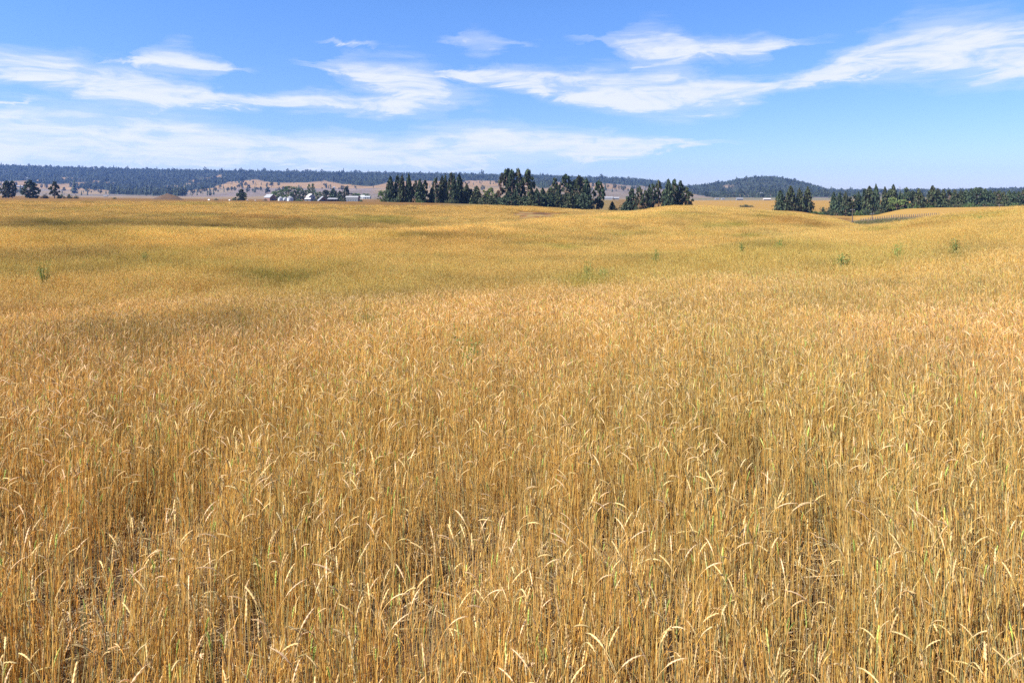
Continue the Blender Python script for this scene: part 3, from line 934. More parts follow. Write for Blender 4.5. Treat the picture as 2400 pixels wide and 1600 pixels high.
# --- middle windbreak, left half
g = 'conifers of the left windbreak'
WY = 440
tree(897, 446, 24, WY, 'broad', 'low round broadleaf tree at the left end of the conifer windbreak', g)
for x, t, w, k, l in [
    (915, 414, 22, 'dense', 'leftmost tall conifer of the windbreak, next to the round broadleaf tree'),
    (931, 412, 15, 'pine', 'second tall conifer from the left end of the windbreak'),
    (942, 410, 17, 'spruce', 'narrow pointed conifer touching the left of the lone slim spire'),
    (958, 408, 15, 'spruce', 'tallest slim spire in the left half of the windbreak, with open sides'),
    (974, 425, 14, 'pine', 'shorter conifer right beside the slim spire'),
    (984, 420, 17, 'spruce', 'greener conifer in the middle of the left clump before the gap'),
    (996, 424, 16, 'dense', 'last conifer left of the bright gap in the windbreak'),
    (1013, 438, 15, 'spruce', 'short pointed spruce just right of the bright gap in the windbreak'),
    (1022, 419, 15, 'pine', 'medium conifer behind the short spruce right of the gap'),
    (1036, 413, 20, 'dense', 'thick conifer with a double top in the middle of the windbreak'),
    (1044, 408, 12, 'spruce', 'slim conifer right of the thick double-topped one'),
    (1057, 407, 17, 'pine', 'left one of the three tallest conifers beside the tan hillside'),
    (1064, 408, 14, 'dense', 'middle one of the three tallest conifers beside the tan hillside'),
    (1076, 407, 18, 'spruce', 'right one of the three tallest conifers, its edge against the tan hillside'),
    (1094, 431, 20, 'spruce', 'dark pointed spruce between the tall conifers and the broad low one'),
    (1117, 436, 24, 'dense', 'broad low conifer with one pointed tip left of the pale green tree'),
    (1104, 443, 18, 'dense', 'low dark tree between the pointed spruce and the broad low conifer')]:
    tree(x, t, w, WY, k, l, g)
g = 'bushes in front of the farm buildings'
for x, t, w, l in [(621, 464, 12, 'dark bush in front of the left side of the brown barn'), (702, 464, 18, 'dark bush between the grain bins and the farmhouse wing'),
                   (739, 464, 10, 'dark bush hiding the right corner of the white farmhouse'), (804, 461, 12, 'dark bush between the pointed spruce and the round-roofed barn'), (846, 464, 9, 'dark bush at the right end of the round-roofed barn')]:
    tree(x, t, w, 815, 'shrub', l, g)
g = 'low growth under the left windbreak'
for x, t, w, l in [(925, 461, 26, 'dark brush at the foot of the leftmost tall conifers'), (955, 460, 24, 'dark brush under the slim spire of the windbreak'),
                   (984, 461, 26, 'green brush under the clump left of the bright gap'), (1030, 460, 26, 'grey-green brush under the thick double-topped conifer'),
                   (1055, 459, 28, 'dark brush below the three tallest conifers'), (1085, 459, 26, 'dark brush below the pointed spruce by the tan hillside'),
                   (1112, 458, 28, 'dark brush under the broad low conifer')]:
    tree(x, t, w, WY - 6, 'shrub', l, g)

# --- middle windbreak, right half
g = 'trees of the right windbreak'
BY = 436
for x, t, w, k, l in [
    (1147, 437, 36, 'light', 'rounded pale green tree in the windbreak between the conifer clumps'),
    (1166, 447, 14, 'spruce', 'small dark spruce at the right of the pale green tree'),
    (1172, 430, 9, 'dead', 'thin reddish half-dead pine left of the big twin pine'),
    (1189, 398, 30, 'pine', 'big spreading pine with the tallest left top of the twin pines'),
    (1201, 400, 24, 'pine', 'right half of the twin pines, reddish behind the big spreading one'),
    (1213, 399, 22, 'pine', 'pine with a bare lower trunk right of the twin pines'),
    (1237, 400, 32, 'pine', 'big open pine standing apart with pale trunk and rounded top'),
    (1258, 442, 20, 'spruce', 'young spruce just right of the big open pine'),
    (1272, 440, 18, 'spruce', 'second young spruce right of the big open pine'),
    (1287, 441, 18, 'spruce', 'third young spruce right of the big open pine'),
    (1301, 420, 22, 'pine', 'flat-branched pine with a thin top rising over the young spruces'),
    (1308, 442, 18, 'spruce', 'young spruce at the foot of the flat-branched pine'),
    (1327, 411, 28, 'pine', 'rounded dense pine right of the flat-branched pine'),
    (1346, 425, 20, 'bushy', 'shorter dark pine between the two rounded tall pines'),
    (1359, 414, 28, 'bushy', 'tallest dark pine near the right end of the windbreak'),
    (1375, 419, 24, 'spruce', 'pine at the right end of the windbreak with long ragged right branches'),
    (1404, 426, 24, 'pine', 'lone dark pine standing apart right of the windbreak')]:
    tree(x, t, w, BY, k, l, g)
g = 'dark young spruces filling the right windbreak'
lows = [1137, 1152, 1170, 1184, 1199, 1214, 1228, 1246, 1262, 1278, 1293, 1308, 1322, 1337, 1352, 1366]
for i, x in enumerate(lows):
    side = ('under the pale green tree', 'right of the pale green tree', 'under the thin reddish pine', 'under the big spreading twin pine', 'under the right half of the twin pines',
            'at the bare trunk of the pine right of the twins', 'left of the pale trunk of the big open pine', 'right of the pale trunk of the big open pine',
            'below the gap between the first two young spruces', 'below the second and third young spruces', 'left of the flat-branched pine', 'below the flat-branched pine',
            'below the rounded dense pine', 'right below the rounded dense pine', 'below the tallest dark pine at the right end', 'at the right end of the dark hedge row')[i]
    tree(x, 452 + (i * 7 % 5) + (5 if i < 7 else 0), 23, BY - 10, 'dense' if i % 3 else 'spruce', 'low black-green spruce ' + side, g)

# --- pine grove behind the middle crest
g = 'pines of the grove behind the middle crest'
CY = 436
for x, t, w, k, l in [
    (1435, 472, 12, 'spruce', 'knee-high lone spruce in the golden gap left of the grove'),
    (1444, 484, 8, 'shrub', 'tiny dark sapling beside the lone small spruce left of the grove'),
    (1471, 469, 26, 'spruce', 'low black cone of a spruce at the left foot of the grove'),
    (1480, 444, 22, 'bushy', 'leftmost bushy tree of the grove above the low black spruce'),
    (1499, 440, 22, 'pine', 'pointed blue-green pine second from the left in the grove'),
    (1513, 448, 16, 'pine', 'thin brownish pine between the pointed pine and the taller ones'),
    (1522, 434, 16, 'dense', 'left one of two tall touching pines in the middle of the grove'),
    (1530, 432, 16, 'pine', 'right one of two tall touching pines in the middle of the grove'),
    (1543, 425, 17, 'pine', 'tall pine with bare trunk standing free in the grove'),
    (1557, 446, 16, 'pine', 'shorter thin pine left of the tallest pine of the grove'),
    (1567, 421, 24, 'dense', 'tallest dark pine of the grove'),
    (1581, 422, 17, 'pine', 'pine behind and right of the tallest one of the grove'),
    (1594, 426, 20, 'dense', 'dense tall pine near the right end of the grove'),
    (1609, 440, 26, 'pine', 'shorter ragged pine at the right end of the grove')]:
    tree(x, t, w, CY, k, l, g)
tree(1492, 478, 16, CY - 8, 'shrub', 'olive bush beside the low black spruce of the grove', 'bushes of the grove')
tree(1508, 474, 18, CY - 6, 'shrub', 'dark bush under the thin brownish pine of the grove', 'bushes of the grove')
tree(1575, 470, 26, CY - 6, 'shrub', 'dark bush under the tallest pines of the grove', 'bushes of the grove')
tree(1750, 478, 34, 560, 'shrub', 'round green bush alone in the golden field between the groves', 'bushes in the golden field')

# --- four pines and the right grove
g = 'four pines in a row before the golden field'
RY = 470
tree(1829, 447, 20, RY, 'spruce', 'smallest and leftmost of the four pines before the golden field', g)
tree(1853, 437, 26, RY, 'dense', 'widest of the four pines before the golden field', g)
tree(1874, 441, 18, RY, 'spruce', 'third of the four pines, close beside the rightmost one', g)
tree(1893, 438, 19, RY, 'dense', 'rightmost of the four pines, straight and dark to the ground', g)
g = 'bushes between the four pines and the right grove'
tree(1910, 490, 22, RY + 6, 'shrub', 'dark low bush touching the rightmost of the four pines', g)
tree(1929, 480, 18, RY + 8, 'shrub', 'reddish dark bush with a raised top left of the right grove', g)
tree(1942, 485, 24, RY + 10, 'shrub', 'green-grey bush at the left foot of the right grove', g)
tree(1922, 493, 24, RY, 'shrub', 'low dark bush midway between the four pines and the right grove', g)
g = 'pines of the right grove'
QY = 478
for x, t, w, k, l in [
    (1954, 451, 18, 'dense', 'leftmost tall pine of the right grove'),
    (1968, 451, 17, 'spruce', 'second tall pine from the left of the right grove'),
    (1982, 450, 17, 'spruce', 'third tall pine from the left of the right grove'),
    (1994, 463, 14, 'pine', 'short pine behind the tall dark utility pole'),
    (2003, 458, 15, 'pine', 'thin pine just right of the tall dark utility pole'),
    (2012, 450, 16, 'spruce', 'pointed pine right of the thin one behind the utility pole'),
    (2027, 445, 18, 'dense', 'pine left of the widest tall pine of the right grove'),
    (2038, 437, 28, 'dense', 'widest tall pine of the right grove, behind the second utility pole'),
    (2053, 433, 16, 'spruce', 'tall narrow pine left of the orange bush gap'),
    (2074, 439, 18, 'dense', 'pine between the orange gap and the round light green tree'),
    (2086, 445, 16, 'pine', 'small pine behind the left side of the round light green tree'),
    (2094, 433, 20, 'dense', 'tallest pine above the round light green tree'),
    (2110, 449, 14, 'spruce', 'dark pine at the foot of the bare dead snag'),
    (2123, 441, 18, 'pine', 'reddish pine behind the right side of the light green tree'),
    (2140, 449, 24, 'dense', 'broad dark pine right of the round light green tree'),
    (2153, 442, 20, 'dense', 'pointed dark pine in the middle right of the grove'),
    (2163, 458, 14, 'spruce', 'short dark pine in the dip left of the tall round-headed pine')]:
    tree(x, t, w, QY, k, l, g)
tree(2103, 460, 48, QY - 10, 'light', 'round light green tree in front of the right grove pines', 'broadleaf trees of the right grove')
tree(1982, 483, 24, 455, 'dense', 'small black-green tree in front of the right grove, left of the utility pole', g)
g = 'brush under the right grove'
for x, t, w, l in [(1960, 490, 30, 'dark brush at the foot of the leftmost right grove pines'), (2010, 486, 34, 'dark brush right behind the tall dark utility pole'),
                   (2035, 486, 34, 'olive brush behind the second utility pole'), (2068, 482, 34, 'dark brush below the orange gap in the right grove'),
                   (2135, 474, 40, 'dark brush below the broad dark pine of the right grove'), (2058, 472, 10, 'rusty orange bush in the bright gap of the right grove')]:
    tree(x, t, w, QY - 8, 'shrub', l, g)
g = 'pines in the dense row on the right horizon'
tree(2186, 436, 26, QY, 'dense', 'tall round-headed pine at the left of the dense right tree row', g)
row = [(2198, 442, 20), (2211, 444, 18), (2225, 446, 18), (2238, 445, 20), (2252, 446, 18), (2265, 445, 18), (2276, 443, 18), (2288, 441, 22),
       (2298, 441, 20), (2309, 443, 18), (2321, 446, 18), (2331, 449, 16), (2342, 448, 18), (2353, 449, 16), (2365, 447, 18), (2377, 449, 18), (2388, 450, 16), (2400, 447, 20)]
for i, (x, t, w) in enumerate(row):
    k = ('spruce', 'dense', 'pine', 'dense', 'spruce')[i % 5]
    if i < 9: l = f'{ORD[i]} dark pine right of the tall round-headed pine in the right tree row'
    elif i < 17: l = f'{ORD[17 - i]} dark pine from the right frame edge in the right tree row'
    else: l = 'last dark pine of the right tree row, cut by the right frame edge'
    tree(x, t, w, QY + (i % 3) * 5, k, l, g)
g = 'brush under the dense row on the right horizon'
for i, x in enumerate((2175, 2205, 2240, 2275, 2310, 2345, 2380)):
    tree(x, 467 + (i * 3 % 4), 38, QY - 6, 'shrub', ('dark undergrowth left of the tall round-headed pine', 'dark undergrowth right below the tall round-headed pine', 'dark undergrowth under the third and fourth pines of the right row',
         'dark undergrowth in the middle of the right tree row', 'dark undergrowth under the highest hump of the right tree row', 'dark undergrowth behind the small far right pole', 'dark undergrowth at the right frame edge')[i], g)

# bare snag
mb = MB(); Yq = 484.; X = S(2109) * Yq; z = float(hgt(X, Yq))
hs = (CAMZ - (437 - HZ) * Yq / F) - z
mb.tube([(0, 0, 0), (.1, 0, hs * .6), (.05, 0, hs)], [.35, .25, .12], 6, (.08, .06, .05))
for k in range(7):
    t = hs * (.5 + .07 * k); a = k * 2.1
    mb.tube([(.08, 0, t), (.08 + math.cos(a) * 1.1, math.sin(a) * 1.1, t + .5)], [.07, .03], 4, (.08, .06, .05))
sn = link('dead_tree', mb.mesh('dead_tree', M_BARK), None, (X, Yq, z)); tag(sn, 'bare dead snag sticking up above the right grove pines', 'tree', 'pines of the right grove')


# --- scattered small trees on the far pasture slopes
def mini_tree(seed, pal):
    random.seed(seed); mb = MB()
    mb.tube([(0, 0, -.05), (0, 0, .4)], [.10, .05], 4, (.1, .07, .05))
    for _ in range(110):
        d = np.array([random.gauss(0, 1) for _ in range(3)]); d /= np.linalg.norm(d)
        q = np.array((0, 0, .55)) + d * random.random() ** .4 * np.array((.95, .95, .45))
        q[:2] *= (1.15 - .6 * q[2])
        leaf_quad(mb, (q[0], q[1], max(q[2], .02)), random.uniform(.09, .16), .3, jit(random.choice(pal), .3), 1.2)
    return mb.mesh('small_tree', M_FOREST)


MINI = [mini_tree(41, G['spruce']), mini_tree(42, G['pine']), mini_tree(43, G['spruce'])]
spots = {
    'tan slope left of the farm below the forest': [(449, 452, 8), (456, 452, 7), (465, 452, 10), (473, 450, 12), (482, 449, 12), (487, 453, 6), (505, 449, 9), (511, 450, 5), (535, 447, 9), (543, 447, 8), (550, 447, 10), (560, 440, 9)],
    'tan slope above the grain bins': [(568, 430, 12), (566, 437, 10), (576, 436, 10), (568, 443, 7), (583, 444, 12), (584, 449, 6), (592, 449, 6), (601, 445, 7), (605, 445, 6), (611, 447, 8), (626, 434, 6)],
    'pale ground among the far left houses': [(38, 436, 8), (92, 431, 9), (105, 432, 9), (108, 442, 10), (177, 444, 8), (185, 445, 10), (200, 447, 12), (222, 448, 14), (238, 446, 12), (257, 449, 6), (283, 449, 6), (40, 452, 10), (98, 441, 8), (150, 448, 10), (168, 450, 8), (212, 443, 9)],
    'tan slope behind the lone dark pine': [(1443, 440, 5), (1456, 441, 6), (1463, 441, 6), (1461, 448, 7), (1472, 448, 6), (1482, 447, 12), (1492, 449, 8), (1390, 438, 10), (1167, 430, 6)],
    'valley floor houses right of the middle grove': [(1655, 462, 12), (1660, 459, 8), (1672, 464, 10), (1697, 462, 14), (1712, 462, 10), (1728, 460, 12), (1740, 461, 12), (1765, 461, 10), (1822, 462, 14), (1835, 461, 12), (1800, 459, 12)],
}
for where, lst in spots.items():
    for i, (x, yb, w) in enumerate(lst):
        Yd = depth_at(x, yb, 1150, 3900)
        X = S(x) * Yd
        o = link('scattered_tree', MINI[i % 3], None, (X, Yd, float(hgt(X, Yd)) - .2))
        wd = w * Yd / F / 2
        o.scale = (wd, wd, wd * (1.9 if i % 3 else 2.6)); o.rotation_euler = (0, 0, i * 1.7)
        tag(o, 'small dark tree scattered on the ' + where, 'tree', 'small trees on the ' + where)

# ------------------------------------------------------------------ forest on the hills (one mass)
def mini_conifer(seed):
    random.seed(seed); mb = MB()
    base = random.choice([(.030, .044, .026), (.036, .05, .026), (.042, .048, .028)])
    nt_ = 6; slim = random.uniform(.13, .2)
    for k in range(nt_):
        t = .08 + .86 * k / nt_; r = slim * (1 - t * .92) * random.uniform(.8, 1.2); n = 6
        vs = [(r * math.cos(6.283 * (j + .4 * k) / n) * random.uniform(.6, 1.2), r * math.sin(6.283 * (j + .4 * k) / n) * random.uniform(.6, 1.2), t - .02 + random.uniform(-.03, .02)) for j in range(n)] + [(0, 0, min(1, t + .26))]
        mb.add(vs, [(j, (j + 1) % n, n) for j in range(n)], jit(base, .3))
    mb.tube([(0, 0, -.05), (0, 0, .3)], [.02, .015], 4, (.08, .06, .04), False)
    return mb


def mini_round(seed):
    random.seed(seed); mb = MB()
    for _ in range(60):
        d = np.array([random.gauss(0, 1) for _ in range(3)]); d /= np.linalg.norm(d)
        q = np.array((0, 0, .62)) + d * random.random() ** .35 * np.array((.24, .24, .38))
        leaf_quad(mb, (q[0], q[1], max(q[2], .02)), random.uniform(.05, .09), .4, jit((.045, .055, .03), .35), 1.3)
    mb.tube([(0, 0, -.05), (0, 0, .4)], [.025, .02], 4, (.08, .06, .04), False)
    return mb


fp = [mini_conifer(k) for k in range(5)] + [mini_round(50), mini_round(51), mini_round(52)]
n = 106000
Y = np.sqrt(rng.uniform(1650. ** 2, 4300. ** 2, n)); s = rng.uniform(-1.1, 1.1, n)
x = s * Y; z = hgt(x, Y); rw = HZ - F * (z - CAMZ) / Y
k_ = forest_mask(x, Y, rw)
far_r = (1200 + F * s > 1600) & (Y > 3700)
k_ &= ~far_r | (rng.random(n) < .5)
k_ |= (rng.random(n) < .05 * sstep(.45, .6, fbm(x / 120., Y / 160., 39, 3))) & (Y < 3600) & (rw < 462)
x, Y, z = x[k_], Y[k_], z[k_]
fpts = []
ks = rng.integers(0, len(fp), len(x))
for k in range(len(fp)):
    m = ks == k
    nn = int(m.sum())
    h = (rng.gamma(8, 1.5, nn) + 3) * np.where(rng.random(nn) < .10, rng.uniform(1.2, 1.6, nn), 1)
    h = h * np.where(1200 + F * x[m] / Y[m] > 1590, .62, .85)
    wv = h * rng.uniform(.8, 1.3, nn) * 1.15
    fpts.append((k, np.stack([x[m], Y[m], z[m] - .4], 1), np.stack([np.zeros(nn), np.zeros(nn), rng.uniform(0, 6.28, nn)], 1), np.stack([wv, wv, h], 1)))
forest = scatter('forest', fp, fpts, M_FOREST)
tag(forest, 'blue-green conifer forest covering the long ridge and hill on the horizon', 'forest', None, 'stuff')

# ------------------------------------------------------------------ weeds standing out of the crop
def make_weed(seed, pal):
    random.seed(seed); st, lf = MB(), MB()
    for k in range(9):
        a = random.uniform(0, 6.283); sp = random.uniform(.03, .2); h = random.uniform(.7, 1.0)
        top = np.array((math.cos(a) * sp, math.sin(a) * sp, h))
        st.tube([(math.cos(a) * .04, math.sin(a) * .04, -.03), top * (.5, .5, .55), top], [.008, .006, .003], 4, (.18, .26, .07), False)
        for j in range(60):
            t = random.uniform(.2, 1); q = top * (t, t, t) + np.array([random.gauss(0, .05) for _ in range(3)])
            leaf_quad(lf, (q[0], q[1], max(q[2], .03)), random.uniform(.005, .011), -.3, jit(random.choice(pal), .25), 3.2)
    return st.mesh('weed_stems', M_WEED), lf.mesh('weed_leaves', M_WEED)


WD = [make_weed(61, [(.11, .19, .035), (.14, .21, .045), (.09, .15, .035)]), make_weed(62, [(.11, .15, .035), (.14, .17, .05)])]
for i, (x, yb, hh, ww, l) in enumerate([
    (103, 655, 1.5, 1.3, 'bright green weed standing alone in the wheat at the left edge'),
    (338, 603, 1.15, 1.3, 'small green weed deep in the left of the field above its brown patch'),
    (1096, 815, .88, 1.0, 'dark green weed in the wheat near the middle of the field'),
    (865, 745, .9, 1.3, 'pale green weed left of the middle of the field'),
    (1378, 640, 1.25, 1.0, 'thin tall green weed left of a low green patch at mid field'),
    (1412, 640, 1.0, 1.5, 'low spreading green weed right beside the thin tall one'),
    (1538, 608, 1.3, 1.0, 'thin green weed on the swale line right of the low green patch'),
    (1740, 588, 1.25, 1.1, 'small green weed on the swale line below the small green tuft'),
    (1826, 576, 1.1, 1.8, 'low green weed tuft at the upper end of the swale line'),
    (1968, 618, 1.2, 2.4, 'largest green weed clump on the right hand slope'),
    (2107, 596, 1.25, 1.4, 'green weed upright on the right slope above the largest clump'),
    (2242, 592, 1.35, 1.3, 'tall green weed on the right slope towards the frame edge'),
    (2290, 512, 1.1, 3.2, 'green weed mat near the crest on the far right')]):
    Yd = depth_at(x, yb, 5, 140, CAN)
    X = S(x) * Yd
    r_ = link('weed_plant', None, None, (X, Yd, float(hgt(X, Yd))))
    r_.scale = (ww, ww, hh * .95); r_.rotation_euler = (0, 0, i * 1.3)
    tag(r_, l, 'weed', 'green weeds in the wheat')
    a, b = WD[i % 2]
    link('stems', a, r_); link('leaves', b, r_)

# ------------------------------------------------------------------ farm
M_WHITE = plain('white_paint', (.24, .25, .26), .6, .06, 1.5)
M_METAL = plain('galvanised_roof', (.19, .19, .20), .45, .12, 1.0, .0)
M_BIN = plain('galvanised_bin', (.42, .45, .47), .5, .12, 1.0)
M_BROWN = plain('brown_boards', (.16, .085, .06), .85, .3, 2)
M_RED = plain('weathered_red_boards', (.24, .10, .075), .85, .3, 2)
M_GREY = plain('grey_boards', (.16, .17, .18), .8, .25, 2)
M_TAN = plain('tan_siding', (.24, .20, .16), .8, .1, 2)
M_SHING = plain('grey_shingles', (.34, .32, .31), .85, .2, 3)
M_GLASS = plain('dark_glass', (.03, .04, .05), .15, .1, 2)
M_DOOR = plain('dark_door', (.07, .055, .05), .7, .2, 2)
M_EARTH = plain('brown_earth', (.055, .029, .015), .95, .5, .35)
M_BALE = plain('white_wrap', (.6, .6, .59), .4, .05, 1)
M_POLE = plain('pole_wood', (.075, .055, .045), .9, .3, 3)


def gable(name, label, cat, X, Y, L, W, wall, ridge, rot, mw, mr, group=None, win=(), door=None, over=.4, z=None, mge=None):
    """gabled building, ridge along local x; win: (side, u, z0, w, h); side 0 = -y wall, 1 = +x gable"""
    z = float(hgt(X, Y)) - .1 if z is None else z
    o = link(name, None, None, (X, Y, z)); o.rotation_euler = (0, 0, rot)
    tag(o, label, cat, group)
    h, w = L / 2, W / 2
    b = MB()
    b.add([(-h, -w, 0), (h, -w, 0), (h, w, 0), (-h, w, 0), (-h, -w, wall), (h, -w, wall), (h, w, wall), (-h, w, wall), (-h, 0, ridge), (h, 0, ridge)],
          [(0, 1, 5, 4), (2, 3, 7, 6), (1, 2, 6, 9, 5), (3, 0, 4, 8, 7)])
    link('walls', b.mesh(name + '_walls', mw), o)
    r = MB(); sl = (ridge - wall) / w; e = over
    for sg in (-1, 1):
        y1, z1 = sg * (w + e), wall - e * sl
        v = [(-h - e, 0, ridge + .06), (h + e, 0, ridge + .06), (h + e, y1, z1 + .06), (-h - e, y1, z1 + .06)]
        v += [(p[0], p[1], p[2] + .22) for p in v]
        r.add(v, [(0, 1, 2, 3)[::sg], (4, 5, 6, 7)[::-sg], (0, 1, 5, 4), (1, 2, 6, 5), (2, 3, 7, 6), (3, 0, 4, 7)])
    link('roof', r.mesh(name + '_roof', mr), o)

    def opening(nm, side, u, z0, ww, hh, mat):
        m = MB()
        if side == 0: m.box(u - ww / 2, u + ww / 2, -w - .05, -w + .03, z0, z0 + hh)
        else: m.box(h - .03, h + .05, u - ww / 2, u + ww / 2, z0, z0 + hh)
        link(nm, m.mesh(nm, mat), o)
    for q in win: opening('window', *q, M_GLASS)
    if door: opening('door', *door, M_DOOR)
    return o


def XY(xpx, Y): return S(xpx) * Y


gable('barn', 'brown barn with a bright white metal roof at the left end of the farm', 'barn', XY(633, 846), 846, 13, 9, 4.2, 8.0, R(-38), M_BROWN, M_METAL,
      'farm buildings', [], (1, 0, .1, 3.2, 3.2))
for x, w, ap, ev, l in [(657.5, 11.5, 460, 464.3, 'leftmost of the three grain bins, beside the brown barn'), (668.5, 9.5, 461, 464.6, 'middle and smallest of the three grain bins'),
                        (680, 14, 459, 463.8, 'rightmost and widest of the three grain bins')]:
    Yb = 842 if x != 668.5 else 848
    X = XY(x, Yb); z = float(hgt(X, Yb)) - .1
    o = link('grain_bin', None, None, (X, Yb, z)); tag(o, l + ', galvanised with a conical roof', 'grain bin', 'grain bins of the farm')
    rr = w * Yb / F / 2; he = CAMZ - (ev - HZ) * Yb / F - z; ha = CAMZ - (ap - HZ) * Yb / F - z
    b = MB()
    nseg = 26; prof = []
    for k in range(13):
        zz = he * k / 12
        prof.append((zz, rr)); 
        if k < 12: prof.append((zz + he / 24, rr * 1.012))
    ring = [(r_ * math.cos(6.283 * j / nseg), r_ * math.sin(6.283 * j / nseg), zz) for zz, r_ in prof for j in range(nseg)]
    b.add(ring, [(i * nseg + j, i * nseg + (j + 1) % nseg, (i + 1) * nseg + (j + 1) % nseg, (i + 1) * nseg + j) for i in range(len(prof) - 1) for j in range(nseg)])
    link('wall', b.mesh('bin_wall', M_BIN), o)
    b = MB(); b.tube([(0, 0, he - .05), (0, 0, he + (ha - he) * .85), (0, 0, he + (ha - he) * .85 + .1), (0, 0, ha)], [rr * 1.06, rr * .16, rr * .18, rr * .12], nseg)
    link('roof', b.mesh('bin_roof', M_METAL), o)
    b = MB(); b.box(-.5, .5, -rr - .06, -rr + .02, .3, 2.1); link('door', b.mesh('bin_door', M_GREY), o)

gable('farmhouse', 'two-storey white farmhouse with grey gabled roof in front of two poplars', 'house', XY(728, 866), 866, 10, 8.5, 5.6, 9.0, R(-52), M_WHITE, M_SHING, 'farm buildings',
      [(1, -2, 3.4, 1.1, 1.5), (1, 2, 3.4, 1.1, 1.5), (1, -2.2, .9, 1.4, 1.6), (0, -2.5, .9, 1.2, 1.5), (0, 1.5, .9, 1.2, 1.5), (0, 1.5, 3.5, 1.1, 1.4)], (1, .6, .1, 1.1, 2.2))
gable('farmhouse_wing', 'low white one-storey wing in front of the white farmhouse', 'house', XY(722, 856), 856, 7, 4.5, 2.6, 4.0, R(0), M_WHITE, M_SHING, 'farm buildings',
      [(0, -1.8, .9, 1.2, 1.2), (0, 1.8, .9, 1.2, 1.2)], (0, 0, .1, 1, 2.1))
gable('farm_shed', 'shed with a steep pale metal roof reaching nearly to the ground', 'shed', XY(756.5, 826), 826, 9, 11.5, 1.0, 6.2, R(-62), M_BROWN, M_METAL, 'farm buildings', [], (1, 0, .1, 3, 2.6))
# long low shed, open in front
Xs, Ys_ = XY(780, 832), 832; z = float(hgt(Xs, Ys_)) - .1
o = link('open_shed', None, None, (Xs, Ys_, z)); tag(o, 'long low open-fronted shed with a flat pale roof beside the pointed spruce', 'shed', 'farm buildings')
b = MB(); b.box(-5.8, 5.8, 2.4, 2.6, 0, 3.0); b.box(-5.8, -5.6, -2.4, 2.4, 0, 2.9); b.box(5.6, 5.8, -2.4, 2.4, 0, 2.9); link('walls', b.mesh('shed_walls', M_BROWN), o)
b = MB(); b.add([(-6.2, -3.0, 2.6), (6.2, -3.0, 2.6), (6.2, 3.0, 4.1), (-6.2, 3.0, 4.1), (-6.2, -3.0, 2.9), (6.2, -3.0, 2.9), (6.2, 3.0, 4.4), (-6.2, 3.0, 4.4)],
                [(3, 2, 1, 0), (4, 5, 6, 7), (0, 1, 5, 4), (1, 2, 6, 5), (2, 3, 7, 6), (3, 0, 4, 7)]); link('roof', b.mesh('shed_roof', M_METAL), o)
for k in range(4):
    b = MB(); b.box(-5.2 + 3.4 * k, -5.0 + 3.4 * k, -2.5, -2.3, 0, 2.68); link('post', b.mesh('shed_post', M_POLE), o)
# round-roofed barn
Xs, Ys_ = XY(827, 840), 840; z = float(hgt(Xs, Ys_)) - .1
o = link('round_roof_barn', None, None, (Xs, Ys_, z)); o.rotation_euler = (0, 0, R(-4)); tag(o, 'dark barn with a curved metal roof and reddish left end wall', 'barn', 'farm buildings')
Lh, Wh = 7.6, 4.2
arc = [(Wh * 1.04 * math.cos(t), 4.7 + 2.1 * math.sin(t) ** .9) for t in np.linspace(0.0001, math.pi - .0001, 15)]
b = MB()
v = [(sx * (Lh + .3), p[0], p[1]) for sx in (-1, 1) for p in arc]; v += [(sx * (Lh + .3), p[0] * .97, p[1] - .2) for sx in (-1, 1) for p in arc]
n = 15
fs = [(i, i + 1, n + i + 1, n + i) for i in range(n - 1)] + [(2 * n + i + 1, 2 * n + i, 3 * n + i, 3 * n + i + 1) for i in range(n - 1)] + [(i, i + 1, 2 * n + i + 1, 2 * n + i) for i in range(n - 1)] + [(n + i + 1, n + i, 3 * n + i, 3 * n + i + 1) for i in range(n - 1)]
b.add(v, fs); link('roof', b.mesh('barn_roof', M_METAL), o)
b = MB(); b.box(-Lh, Lh, -Wh, -Wh + .15, 0, 4.65); b.box(-Lh, Lh, Wh - .15, Wh, 0, 4.65); link('walls', b.mesh('barn_walls', M_GREY), o)
for sx in (-1, 1):
    pr = [(-Wh, 0), (Wh, 0)] + [(p[0] * .95, p[1] - .25) for p in arc]
    b = MB(); b.add([(sx * Lh, p[0], p[1]) for p in pr] + [(sx * (Lh - .15), p[0], p[1]) for p in pr],
                    [tuple(range(len(pr))), tuple(range(len(pr), 2 * len(pr)))[::-1]]); link('end_wall', b.mesh('barn_end', M_RED), o)
for k in range(4):
    b = MB(); b.box(-5 + k * 3.1, -4 + k * 3.1, -Wh - .06, -Wh + .02, 1.0, 1.9); link('window', b.mesh('barn_window', M_GLASS), o)
b = MB(); b.box(-Lh - .06, -Lh + .02, -1.5, 1.5, .1, 3.2); link('door', b.mesh('barn_door', M_DOOR), o)

gable('white_house', 'small white house right of the round-roofed barn, left of the tank-like white shed', 'house', XY(851, 1120), 1120, 9, 7, 3.4, 6.0, R(-35), M_WHITE, M_WHITE, 'houses beyond the farm', [(1, 0, 1, 1.2, 1.3)])
gable('white_shed', 'long white shed with pale roof right of the small white house', 'shed', XY(861, 1110), 1110, 10, 6, 3.0, 4.6, R(-8), M_WHITE, M_WHITE, 'houses beyond the farm', [(0, -2, .4, 2, 2), (0, 2, .4, 2, 2)])

